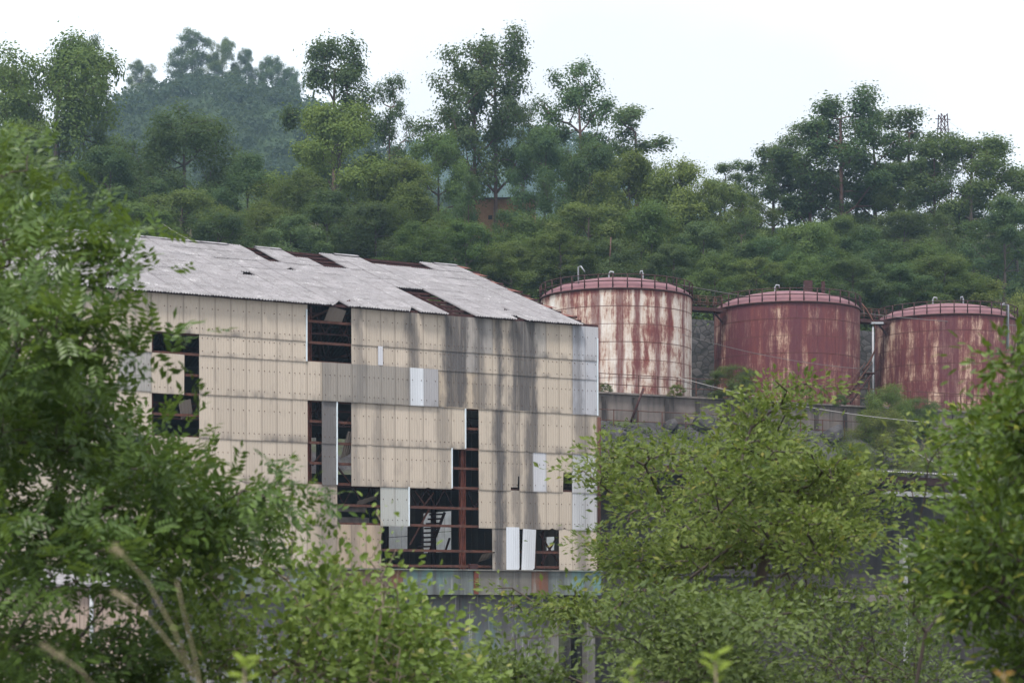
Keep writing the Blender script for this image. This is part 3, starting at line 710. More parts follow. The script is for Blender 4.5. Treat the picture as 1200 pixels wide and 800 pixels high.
# ------------------------------------------------------------------ tanks
RT, HT, ZT = 6.1, 8.4, 16.45
NP, NCRS = 22, 6
SKIRT = concrete_mat("tank_footing", (0.26, 0.24, 0.23), (0.18, 0.17, 0.165))
TANKS = [
    (722, 166, "tank_shell_pale", (0.68, 0.65, 0.61), (0.215, 0.056, 0.038), (0.115, 0.029, 0.032), 0.668,
     [(0.28,0.315,0.6),(0.40,0.435,0.8),(0.50,0.53,0.85),(0.575,0.60,0.9),(0.665,0.69,0.9),(0.73,0.75,0.8),(0.83,0.85,0.8)],
     "left pale storage tank with red rust streaks, beside the factory roof"),
    (922, 173, "tank_shell_maroon", (0.48, 0.38, 0.33), (0.145, 0.040, 0.036), (0.088, 0.024, 0.033), 0.588,
     [(0.20,0.335,0.85),(0.41,0.44,0.5),(0.515,0.565,0.95),(0.61,0.655,0.6),(0.76,0.78,0.5)],
     "middle storage tank, mostly dark maroon rust, with a curved handrail on its right"),
    (1108, 180, "tank_shell_brown", (0.50, 0.40, 0.35), (0.150, 0.042, 0.037), (0.090, 0.025, 0.034), 0.61,
     [(0.25,0.28,0.6),(0.36,0.40,0.35),(0.475,0.555,0.95),(0.70,0.725,0.7)],
     "right storage tank with one broad maroon band, partly behind the right tree"),
]
plate_v = []
for c in range(NCRS):
    mb = MB(); n = 3; hw = math.pi/NP; r_ = RT + (0.012 if c % 2 else 0.0); h = HT/NCRS
    vs = []
    for rr in (r_, r_ - 0.03):
        for k in range(n+1):
            a = -hw + 0.0012 + (2*hw - 0.0024)*k/n
            vs += [(rr*math.sin(a), -rr*math.cos(a), 0.004), (rr*math.sin(a), -rr*math.cos(a), h - 0.004)]
    fs = [(2*k, 2*k+2, 2*k+3, 2*k+1) for k in range(n)]
    b = 2*(n+1)
    fs += [(b+2*k+1, b+2*k+3, b+2*k+2, b+2*k) for k in range(n)]
    fs += [(2*k+1, 2*k+3, b+2*k+3, b+2*k+1) for k in range(n)] + [(2*k+2, 2*k, b+2*k, b+2*k+2) for k in range(n)]
    fs += [(0, 1, b+1, b), (2*n+1, 2*n, b+2*n, b+2*n+1)]
    mb.add(vs, fs, 0, False); plate_v.append(mb)
tank_ctr = []
for (px, Y, nm, pale, rust, mar, thr, angs, lab) in TANKS:
    ctr = P(px, 700, Y); ctr.z = ZT; tank_ctr.append(ctr)
    T = empty("storage_tank", ctr, 0, label=lab, cat="tank", group="rusty storage tanks on the terrace")
    sh_ = math.atan2(-ctr.x, ctr.y)/math.pi
    angs = [(a_ + sh_, b_ + sh_, k_) for a_, b_, k_ in angs]
    mt = tank_mat(nm, tuple(ctr), pale, rust, mar, thr, angs, RT)
    pm = [mb.mesh("shell_plate", mt) for mb in plate_v[:2]]
    for c in range(NCRS):
        for k in range(NP):
            a = 2*math.pi*(k + 0.5*(c % 2))/NP
            link("shell_plate", pm[c % 2], T, (0, 0, c*HT/NCRS), (0, 0, a))
    mb = MB(); mb.tube([(0,0,-0.45),(0,0,-0.002)], RT+0.25, 40); mb.build("footing", SKIRT, T)
    # shallow dome in rings
    mb = MB(); vs = []; rings = 7; n = 44
    for i in range(rings+1):
        t = i/rings; rad = (RT+0.10)*math.cos(t*math.pi/2)**1.0; zz = HT + 0.02 + 1.55*math.sin(t*math.pi/2)**1.35 if i else HT+0.02
        if i == rings: vs.append((0,0,HT+1.57)); break
        for k in range(n): vs.append((rad*math.cos(2*math.pi*k/n), rad*math.sin(2*math.pi*k/n), zz))
    fs = [(i*n+k, i*n+(k+1)%n, (i+1)*n+(k+1)%n, (i+1)*n+k) for i in range(rings-1) for k in range(n)]
    fs += [((rings-1)*n+k, (rings-1)*n+(k+1)%n, rings*n) for k in range(n)]
    mb.add(vs, fs, 0, True); mb.build("dome_roof", M['dome'], T)
    mb = MB(); mb.tube([((RT+0.07)*math.cos(t), (RT+0.07)*math.sin(t), HT-0.05) for t in np.linspace(0, 2*math.pi, 49)], 0.09, 6, cap=False)
    mb.build("rim_angle", M['rust_dark'], T)
    npst = 34
    for k in range(npst):
        a = 2*math.pi*k/npst; x, y = (RT+0.08)*math.cos(a), (RT+0.08)*math.sin(a)
        MB().tube([(x, y, HT), (x, y, HT+1.05)], 0.05, 4).build("rail_post", M['rust_dark'], T)
    mb = MB()
    for hz in (0.55, 1.05): mb.tube([((RT+0.08)*math.cos(t), (RT+0.08)*math.sin(t), HT+hz) for t in np.linspace(0, 2*math.pi, 61)], 0.04, 4, cap=False)
    mb.build("guard_rail", M['rust_dark'], T)
    for (dx, dy, hh, bend) in ((-0.8, 1.5, 2.0, 0.35), (2.0, 2.0, 2.2, -0.2)):
        if px == 722: dx += 0.3
        zb = HT + 1.1
        MB().tube([(dx, dy, zb), (dx, dy, zb+hh*0.6), (dx+bend*0.3, dy, zb+hh*0.7), (dx+bend, dy, zb+hh*0.68), (dx+bend*1.1, dy, zb+hh*0.58)], 0.065, 6).build("vent_pipe", M['grey_steel'], T)
    if px == 722: MB().tube([(-3.2, -4.4, HT+0.3), (-3.2, -4.4, HT+1.9), (-3.0, -4.4, HT+1.95), (-2.7, -4.5, HT+1.5)], 0.06, 6).build("vent_pipe", M['grey_steel'], T)
    if px == 922:
        MB().box((2.1, 2.2, HT+2.0), (0.7, 0.7, 1.9)).build("hatch_box", M['rust_dark'], T)
        MB().box((3.4, 2.2, HT+1.8), (0.3, 0.3, 2.2)).build("hatch_box", M['rust_dark'], T)
    if px == 1108:
        MB().tube([(4.4, -4.35, 5.6), (4.4, -4.35, HT+0.95), (4.1, -4.35, HT+1.05), (3.8, -4.35, HT+1.0)], 0.13, 8).build("vent_pipe", M['grey_steel'], T)
        MB().tube([(-0.4, -RT-0.05, 0.4), (-0.4, -RT-0.05, 0.2)], 0.1, 6).build("drain_stub", M['rust'], T)
# catwalks between the tanks
for k in range(2):
    a, b = tank_ctr[k], tank_ctr[k+1]; d = (b - a).normalized()
    p, q = a + d*(RT+0.15), b - d*(RT+0.15); z = ZT + HT - 0.35; ln = (q-p).length
    C = empty("catwalk", (p.x, p.y, z), math.atan2(d.y, d.x), label=["rusty railed catwalk joining the left and middle tanks", "rusty railed catwalk joining the middle and right tanks"][k], cat="catwalk", group="catwalks between the tanks")
    MB().box((ln/2, 0, 0), (ln, 1.0, 0.14)).build("deck", M['rust_dark'], C)
    for sgn in (-1, 1):
        MB().box((ln/2, sgn*0.5, 0.0), (ln, 0.08, 0.3)).build("side_beam", M['rust_dark'], C)
        mb = MB()
        for hz in (0.55, 1.05): mb.tube([(0, sgn*0.5, hz), (ln, sgn*0.5, hz)], 0.03, 4)
        mb.build("handrail", M['rust'], C)
        for j in range(5): MB().tube([(ln*(j+0.5)/5, sgn*0.5, 0.1), (ln*(j+0.5)/5, sgn*0.5, 1.05)], 0.035, 4).build("rail_post", M['rust'], C)
    mb = MB()
    for e in (0.0, ln): MB().bar((e, 0, -1.0), (e + (0.9 if e == 0 else -0.9), 0, -0.1), 0.12).build("bracket", M['rust_dark'], C)
# spiral handrail and stair on the right flank of the middle tank
c2 = tank_ctr[1]
STR = empty("tank_stair", (c2.x, c2.y, ZT), 0, label="rusty stair with a curved handrail on the right flank of the middle tank", cat="stair")
hr = []
for t in np.linspace(0, 1, 14):
    a = R(95 - 75*t); r_ = RT + 0.25 + 0.75*math.sin(math.pi*t)
    hr.append((r_*math.sin(a), -r_*math.cos(a), HT + 0.9 - 6.0*t**1.25))
mb = MB().tube([(RT + 0.05 + 1.25*math.sin(math.pi*t)**0.9, -0.8 - 0.8*t, HT + 0.6 - 5.8*t) for t in np.linspace(0, 1, 12)], 0.085, 5)
mb.build("handrail", M['rust'], STR)
p0, p1 = Vector((RT+0.15, -2.0, 2.9)), Vector((RT-2.4, -RT-0.2, 0.05))
for off in (0.0, 0.7):
    o_ = Vector((off*0.8, -off*0.5, 0)); MB().bar(p0+o_, p1+o_, 0.08, 0.22).build("stringer", M['rust_dark'], STR)
for k in range(11):
    c_ = p0.lerp(p1, (k+0.5)/11); MB().bar(c_, c_ + Vector((0.56, -0.35, 0)), 0.22, 0.03).build("tread", M['rust'], STR)
for off in (0.0, 0.7):
    o_ = Vector((off*0.8, -off*0.5, 0.95)); MB().tube([p0+o_, p1+o_], 0.035, 5).build("handrail", M['rust'], STR)
MB().box(p0 + Vector((0.3, -0.2, -1.4)), (0.16, 0.16, 2.9)).build("stair_post", M['rust'], STR)
MB().box(p0 + Vector((0.3, -0.2, 0.05)), (1.1, 0.9, 0.08)).build("landing", M['rust_dark'], STR)
# pale vertical pipe beside the right tank
pp = P(1023, 455, 172); pp.z = 16.1
PO = empty("pipe_stand", pp, 0, label="slim pale pipe standing between the middle and right tanks with a capped head", cat="pipe")
MB().tube([(0,0,0), (0,0,7.4)], 0.09, 8).build("riser", M['grey_steel'], PO)
MB().box((0.35, 0, 7.65), (1.0, 0.4, 0.16)).build("head", M['grey_steel'], PO)

# ------------------------------------------------------------------ walls of the terrace
def run_wall(name, fx, x0, x1, z0, z1, th, m, n, proud=0.0):
    root = empty(name, (x0, float(fx(x0)), z0))
    for k in range(n):
        xa, xb = x0 + (x1-x0)*k/n, x0 + (x1-x0)*(k+1)/n
        a, b = Vector((xa-x0, float(fx(xa)-fx(x0)), 0)), Vector((xb-x0, float(fx(xb)-fx(x0)), 0))
        d = (b-a).normalized(); nn = Vector((-d.y, d.x, 0)); a2, b2 = a + d*0.01, b - d*0.01
        o = nn*(proud*(k % 2)); h = z1 - z0
        vs = [a2-o, b2-o, b2-o+nn*th, a2-o+nn*th]; vs = vs + [v + Vector((0,0,h)) for v in vs]
        mb = MB(); mb.add(vs, [(0,3,2,1),(4,5,6,7),(0,1,5,4),(1,2,6,5),(2,3,7,6),(3,0,4,7)])
        mb.build("wall_panel", m, root)
    return root
rw = run_wall("retaining_wall", y_wall, -4, 62, 13.4, 16.2, 0.6, M['concrete'], 20, 0.03)
tag(rw, "stained concrete retaining wall running below the three tanks", "wall")
mb = MB()
for k in range(33):
    xa, xb = -4 + 2*k, -2 + 2*k
    mb.bar((xa+4, float(y_wall(xa))-0.12-float(y_wall(-4)), 2.86), (xb+4, float(y_wall(xb))-0.12-float(y_wall(-4)), 2.86), 0.3, 0.14)
mb.build("coping", M['concrete'], rw)
for k in range(26):
    x = -3 + 2.5*k
    MB().box((x+4, float(y_wall(x)) - float(y_wall(-4)) - 0.14, 1.3), (0.32, 0.2, 2.6)).build("buttress", M['concrete_dark'], rw)

def stone_mat():
    t = NT("stone_courses"); p = t.pos()
    v = t.n("TexVoronoi", Vector=t.scale(p, (1.2, 0.4, 1.5)), Scale=1.3)
    e = t.n("TexVoronoi", dict(feature='DISTANCE_TO_EDGE'), Vector=t.scale(p, (1.2, 0.4, 1.5)), Scale=1.3)
    c = t.mix(v.outputs["Color"], (0.05, 0.048, 0.05), (0.13, 0.12, 0.12))
    c = t.mix(t.ramp(e.outputs[0], [(0.02, 0.85), (0.09, 0)]), c, (0.028, 0.03, 0.026))
    return t.finish(c, 0.9, normal=t.bump(e.outputs[0], 0.5, 0.1))
M['stone'] = stone_mat()
sw = run_wall("stone_wall", y_stone, -2, 75, 15.5, 25.0, 0.8, M['stone'], 18, 0.02)
tag(sw, "tall dark stone retaining wall behind the tanks, seen in the gaps between them", "wall")

def railing(name, fx, dy, x0, x1, zb, h, step, lab, rails=(0.5, 1.0), lean=0.0):
    root = empty(name, (x0, float(fx(x0)) + dy, zb), label=lab, cat="railing")
    n = int((x1-x0)/step)
    pts = [Vector((x0 + step*k - x0, float(fx(x0 + step*k)) - float(fx(x0)), 0)) for k in range(n+1)]
    for p in pts:
        tx = random.uniform(-lean, lean)
        MB().box(p + Vector((0, 0, h/2)), (0.07, 0.07, h)).build("rail_post", M['rust'], root, rot=None)
    for r_ in rails:
        mb = MB(); mb.tube([p + Vector((0, 0, h*r_ - 0.02)) for p in pts], 0.03, 4); mb.build("rail", M['rust'], root)
    return root
railing("railing", y_wall, 0.25, 2.0, 60, 16.2, 1.6, 1.55, "rusty post railing along the top of the retaining wall")
railing("railing", y_wall, -1.6, 2.0, 46, 13.4, 1.5, 1.9, "lower rusty railing along the foot of the retaining wall", (0.45, 0.98))
for (px, py, lx, ly, h) in ((739, 495, 15, -40, 0),):
    a, b = P(px, py, 154.5), P(px+lx, py+ly, 154.5)
    tag(MB().tube([a, b], 0.09, 6).build("leaning_pole", M['rust_dark']), "dark pole leaning against the retaining wall beside the factory corner", "pole")

# ------------------------------------------------------------------ open shed on the right
def shp(x, dy, z): return Vector((x, float(y_shed(x)) + dy, z))
OS = empty("open_shed", shp(4.5, 0, ZB), 0, label="long open fronted shed with a corrugated roof edge below the coal slope", cat="shed")
o0 = OS.location.copy()
def loc(v): return Vector(v) - o0
d_ = Vector((1, 0.67, 0)).normalized(); nrm = Vector((-0.67, 1, 0)).normalized(); aS = math.atan2(0.67, 1)
smesh = [sheet_mesh(1.0, 5.2, 4, 0.05, bolts=False, flat=True, tilt=0.04, seg=4, m=M['dark_sheet']) for _ in range(2)]
edge_m = simple("roof_edge_pale", (0.46, 0.45, 0.44), (0.58, 0.57, 0.55), 2.0)
edge_dark = simple("roof_edge_dark", (0.07, 0.06, 0.06), (0.12, 0.10, 0.10), 2.0)
nsh = 38
for k in range(nsh):
    p = Vector((4.0, float(y_shed(4.0)), 9.45)) + d_*(0.97*k)
    if k in (7, 8, 16, 17, 26): continue
    o = link("roof_sheet", smesh[k % 2], OS, loc(p - nrm*0.5), (R(7), 0, aS))
    o.location.z += random.uniform(-0.03, 0.03)
    # thick pale lip of each corrugated sheet at the eave
    mb = MB()
    for j in range(4):
        c_ = p - nrm*0.56 + d_*(0.24*j + 0.12)
        mb.box(loc(c_) + Vector((0, 0, 0.06)), (0.10, 0.08, 0.08), 0, aS)
    ob = mb.build("eave_lip", edge_m if k > 16 else edge_dark, OS); ob["kind"] = "stuff"
MB().bar(loc(shp(4.2, 0.0, 8.95)), loc(shp(33, 0.0, 8.95)), 0.25, 0.55).build("eave_beam", M['rust_dark'], OS)
MB().bar(loc(shp(26.3, -0.3, 8.0)), loc(shp(33, -0.3, 8.0)), 0.3, 0.35).build("cross_beam", M['post'], OS)
for px in (715, 800, 880, 970, 1058, 1140):
    u = (px-600)/F; x = u*(131 - 0.67*5.5)/(1 - u*0.67); p = loc(shp(x, -0.28, 0))
    MB().box((p.x, p.y, (8.9)/2 + 3.4), (0.42, 0.42, 9.0), 0, aS).build("post", M['post'] if px == 1058 else M['concrete_dark'], OS)
MB().bar(loc(shp(4, 5.5, 0.8)), loc(shp(38, 5.5, 0.8)), 0.4, 16.4).build("back_wall", M['concrete_dark'], OS)
MB().bar(loc(shp(4, -0.2, -2.6)), loc(shp(38, -0.2, -2.6)), 0.5, 9.7).build("front_wall", M['concrete_dark'], OS)
MB().bar(loc(shp(21, -0.9, 0.55)), loc(shp(30, -0.9, 0.55)), 0.5, 0.5).build("ledge", M['concrete'], OS)
MB().bar(loc(shp(12, -0.6, 2.4)), loc(shp(17.5, -0.6, 2.4)), 0.3, 0.8).build("ledge", M['concrete_dark'], OS)
MB().bar(loc(shp(14.2, -0.5, 3.9)), loc(shp(15.6, -0.5, 3.9)), 0.2, 2.2).build("hatch", M['concrete'], OS)
MB().bar(loc(P(848, 529, 147)), loc(P(856, 537, 146)), 0.25, 0.06).build("loose_sheet", M['post'], OS)

# rubble and boulders on the coal slope
def rock_mesh(seed, sub=2):
    rg = np.random.default_rng(seed)
    import bmesh
    bm = bmesh.new(); bmesh.ops.create_icosphere(bm, subdivisions=sub, radius=1)
    dirs = rg.normal(size=(9, 3)); dirs /= np.linalg.norm(dirs, axis=1)[:, None]; lim = rg.uniform(0.55, 0.9, 9)
    for v in bm.verts:
        c = np.array(v.co)
        for d, l in zip(dirs, lim):
            k = c @ d
            if k > l: c = c - d*(k-l)
        v.co = c * (1 + rg.normal()*0.03)
    me = bpy.data.meshes.new("rock"); bm.to_mesh(me); bm.free(); me.materials.append(M['coal']); return me
rocks = [rock_mesh(k) for k in range(4)]
for k, (px, py, sx, lab) in enumerate(((722, 513, 1.6, "large dark slab of coal rock nearest the factory corner"), (742, 522, 1.1, "small dark rock lying right of the large slab near the factory"),
        (786, 500, 1.2, "blocky dark rock under the lower railing, left one of two"), (828, 502, 1.9, "largest blocky dark rock in the middle of the coal slope"),
        (838, 514, 1.3, "dark rock lying just below the largest block on the slope"), (975, 512, 1.8, "dark rock beside the green bush below the middle tank"), (770, 530, 0.9, "small dark rock low on the slope above the shed roof"))):
    Y = 150.0 + (px-700)*0.03
    p = P(px, py, Y); z = float(ground(p.x, p.y))
    for _ in range(30):
        Y += 0.4; p = P(px, py, Y)
        if p.z < float(ground(p.x, p.y)) + 0.3: break
    o = link("rock", rocks[k % 4], None, p, (random.uniform(0, 3), random.uniform(0, 3), random.uniform(0, 3)), (sx*0.8, sx*0.7, sx*0.5))
    tag(o, lab, "rock", "rocks on the coal slope")
rv, rf = [], []
rb = rock_mesh(9, 1); bv = np.array([v.co[:] for v in rb.vertices]); bf = np.array([p.vertices[:] for p in rb.polygons])
cnt = 0
for _ in range(900):
    x = rng.uniform(4, 40); yw = float(y_wall(x)); y = yw - rng.uniform(0.5, 12)
    sz = rng.uniform(0.08, 0.45)**1.0; c = np.array([x, y, float(ground(x, y))])
    rv.append(bv*np.array([sz, sz*rng.uniform(0.6, 1), sz*0.6]) + c); rf.append(bf + cnt*len(bv)); cnt += 1
tag(link("rubble", np_mesh("rubble", np.concatenate(rv), np.concatenate(rf), M['coal'])), "dark coal rubble strewn over the slope below the retaining wall", "rubble", kind="stuff")

# ------------------------------------------------------------------ foliage machinery
DIA = np.array([(0,0,0),(.5,.5,.10),(1,0,-.06),(.5,-.5,.10)]); DIA_F = np.array([(0,1,2),(0,2,3)])
OVA = np.array([(0,0,0),(.28,.40,.09),(.68,.44,.05),(1,0,-.10),(.68,-.44,.05),(.28,-.40,.09)]); OVA_F = np.array([(0,1,2,3),(0,3,4,5)])
def unit(a): return a/np.maximum(np.linalg.norm(a, axis=-1, keepdims=True), 1e-9)
def leaf_geo(o, ax, nm, ln, wd, oval=False):
    T, TF = (OVA, OVA_F) if oval else (DIA, DIA_F)
    ax = unit(ax); sd = unit(np.cross(nm, ax)); nm = np.cross(ax, sd)
    ln = np.broadcast_to(np.asarray(ln, float), (len(o),)); wd = np.broadcast_to(np.asarray(wd, float), (len(o),))
    V = (o[:, None, :] + ax[:, None, :]*(T[None, :, 0:1]*ln[:, None, None]) + sd[:, None, :]*(T[None, :, 1:2]*wd[:, None, None]) + nm[:, None, :]*(T[None, :, 2:3]*wd[:, None, None]))
    Fc = (np.arange(len(o))*len(T))[:, None, None] + TF[None]
    return V.reshape(-1, 3), Fc.reshape(-1, TF.shape[1])

def grow(pts, chain, k=0.22):
    """join crown points to a trunk chain; returns nodes, parents"""
    nodes = [np.array(c, float) for c in chain]; par = [-1] + list(range(len(chain)-1))
    pl = [0.0]
    for i in range(1, len(nodes)): pl.append(pl[-1] + np.linalg.norm(nodes[i]-nodes[i-1]))
    top = nodes[-1]; order = np.argsort(np.min(np.linalg.norm(pts[:, None] - np.array(nodes)[None], axis=2), axis=1))
    A = np.zeros((len(nodes) + 2*len(pts), 3)); A[:len(nodes)] = nodes; PLs = np.zeros(len(A)); PLs[:len(nodes)] = pl
    n = len(nodes); lock = max(1, int(len(chain)*0.3))
    for i in order:
        p = pts[i]; d = np.linalg.norm(A[:n] - p, axis=1)
        cost = d + k*PLs[:n] + 0.6*np.maximum(0, A[:n, 2] - p[2]); cost[:lock] += 1e6 if n > lock else 0
        j = int(np.argmin(cost)); L_ = d[j]
        mid = (A[j] + p)/2 + rng.normal(size=3)*L_*0.10 + np.array([0, 0, 0.06*L_])
        A[n] = mid; par.append(j); PLs[n] = PLs[j] + L_/2; n += 1
        A[n] = p; par.append(n-1); PLs[n] = PLs[j] + L_; n += 1
    return A[:n], np.array(par)

def radii(par, r_tip, e=2.4, rmax=None):
    n = len(par); acc = np.zeros(n); r = np.zeros(n)
    for i in range(n-1, -1, -1):
        r[i] = max(r_tip, acc[i]**(1/e) if acc[i] > 0 else r_tip)
        if par[i] >= 0: acc[par[i]] += r[i]**e
    if rmax: r *= min(1.0, rmax/r.max()); r = np.maximum(r, r_tip)
    return r

def branch_geo(A, par, r, ns=5):
    idx = np.where(par >= 0)[0]; p, q = A[par[idx]], A[idx]; r0, r1 = np.minimum(r[par[idx]], r[idx]*1.6), r[idx]
    d = unit(q - p); up = np.where(np.abs(d[:, 2:3]) > 0.9, np.array([[0, 1.0, 0]]), np.array([[0, 0, 1.0]]))
    a = unit(np.cross(d, up)); b = np.cross(a, d); t = np.arange(ns)*2*np.pi/ns
    ring = a[:, None, :]*np.cos(t)[None, :, None] + b[:, None, :]*np.sin(t)[None, :, None]
    V = np.concatenate([p[:, None]+ring*r0[:, None, None], q[:, None]+ring*r1[:, None, None]], 1).reshape(-1, 3)
    base = (np.arange(len(idx))*2*ns)[:, None]; j = np.arange(ns); k = (j+1) % ns
    Fc = np.stack([base + j, base + k, base + ns + k, base + ns + j], -1).reshape(-1, 4)
    return V, Fc

def rand_dirs(n): return unit(rng.normal(size=(n, 3)))

# ------------------------------------------------------------------ hill trees
def hill_proto(kind, seed, leafm, barkm):
    """one tree, 1 unit = 1 m, about 14 m tall, base at the origin"""
    global rng
    rng = np.random.default_rng(seed); H = 14.0
    def lobes(n, zlo, zhi, wid, pw=1.0):
        c = []
        for k in range(n):
            t = (k + rng.uniform(0.1, 0.9))/n; a = k*2.4 + rng.uniform(-0.4, 0.4)
            z = zlo + (zhi-zlo)*t; r = wid*(math.sin(math.pi*(0.18 + 0.80*t))**pw)*rng.uniform(0.55, 0.9)
            c.append((r*math.cos(a), r*math.sin(a), z))
        return np.array(c)
    if kind == 'tall': lb = lobes(19, 0.34*H, 0.95*H, 0.26*H, 0.8); lr, nn, K, pr = 1.0, 10, 80, 0.32
    elif kind == 'sparse': lb = lobes(13, 0.38*H, 0.96*H, 0.19*H); lr, nn, K, pr = 0.85, 8, 80, 0.32
    elif kind == 'round': lb = lobes(26, 0.14*H, 0.91*H, 0.36*H, 0.7); lr, nn, K, pr = 1.45, 15, 110, 0.37
    elif kind == 'layer': lb = lobes(23, 0.20*H, 0.92*H, 0.36*H, 0.8); lr, nn, K, pr = 1.25, 14, 105, 0.34
    else: lb = lobes(16, 0.08*H, 0.86*H, 0.42*H, 0.6); lr, nn, K, pr = 1.8, 16, 130, 0.5
    lrad = lr*rng.uniform(0.5, 1.35, len(lb)); lb += rng.normal(size=lb.shape)*np.array([0.5, 0.5, 0.35])
    shell = unit(rng.normal(size=(len(lb), nn, 3)) + np.array([0, 0, 0.35]))*rng.uniform(0.6, 1.0, (len(lb), nn, 1))
    pts = (lb[:, None, :] + shell*lrad[:, None, None]*np.array([1, 1, 0.9 if kind != 'layer' else 0.7])).reshape(-1, 3)
    pdir = unit(shell).reshape(-1, 3); okp = pts[:, 2] > 0.05*H; pts, pdir = pts[okp], pdir[okp]
    nch = 7; bend = rng.normal(size=2)*0.25; ht = 0.82*H if kind != 'shrub' else 0.5*H
    chain = [(bend[0]*math.sin(3*t), bend[1]*math.sin(2.5*t), ht*t) for t in np.linspace(0, 1, nch)]
    A, par = grow(pts, chain, 0.3); r = radii(par, 0.022, 2.3, 0.20 if kind != 'tall' else 0.22)
    r[:nch] = np.maximum(r[:nch], np.linspace(0.19, 0.06, nch))
    bV, bF = branch_geo(A, par, r, 5)
    tm = np_mesh("trunk", bV, bF, barkm, True)
    n = len(pts)*K; c = np.repeat(pts, K, 0)
    disp = rng.normal(size=(n, 3))*pr*np.array([1.1, 1.1, 0.85]); o = c + disp
    nm = unit(np.repeat(pdir, K, 0)*0.55 + unit(disp)*0.5 + np.array([0, 0, 0.45]) + rng.normal(size=(n, 3))*0.38)
    ax = np.cross(nm, rand_dirs(n)); ln = rng.uniform(0.12, 0.29, n)
    V, Fc = leaf_geo(o, ax, nm, ln, ln*rng.uniform(0.45, 0.8, n))
    cm = np_mesh("crown", V, Fc, leafm)
    zmax = float(np.percentile(o[:, 2], 99.5)); wid = float(np.percentile(np.abs(o[:, 0]), 97))*2
    return tm, cm, zmax, wid

PR = {
 'tall': [hill_proto('tall', 11, M['leaf_hill_dark'], M['bark_red']), hill_proto('tall', 12, M['leaf_hill_dark'], M['bark_red'])],
 'sparse': [hill_proto('sparse', 21, M['leaf_hill_dark'], M['bark']), hill_proto('sparse', 22, M['leaf_hill_dark'], M['bark_red'])],
 'round': [hill_proto('round', 31, M['leaf_hill'], M['bark']), hill_proto('round', 32, M['leaf_hill_dark'], M['bark']), hill_proto('round', 33, M['leaf_hill'], M['bark'])],
 'yellow': [hill_proto('layer', 41, M['leaf_hill_yellow'], M['bark']), hill_proto('round', 42, M['leaf_hill_yellow'], M['bark'])],
 'layer': [hill_proto('layer', 51, M['leaf_hill'], M['bark']), hill_proto('layer', 52, M['leaf_hill_dark'], M['bark'])],
 'shrub': [hill_proto('shrub', 61, M['leaf_hill'], M['bark']), hill_proto('shrub', 62, M['leaf_hill_yellow'], M['bark'])],
}
rng = np.random.default_rng(99)
PC = {k: 0 for k in PR}
def hill_tree(kind, px, ytop, wpx, Y, lab, group="trees on the hillside", name=None, base=None, cat="tree"):
    pr = PR[kind][PC[kind] % len(PR[kind])]; PC[kind] += 1
    tm, cm, zmax, wid = pr
    p = P(px, ytop, Y); gz = float(ground(p.x, p.y)) - 0.1 if base is None else base
    h = max(1.0, p.z - gz); sz = h/zmax; sx = min((wpx/F*Y)/wid, 1.45*sz)
    nm = name or {'tall': 'slender_tree', 'sparse': 'slender_tree', 'shrub': 'shrub'}.get(kind, 'broadleaf_tree')
    root = empty(nm, (p.x, p.y, gz), random.uniform(0, 6.28), label=lab, cat=cat, group=group)
    root.scale = (sx, sx, sz)
    link("trunk", tm, root); link("crown", cm, root)
    return root

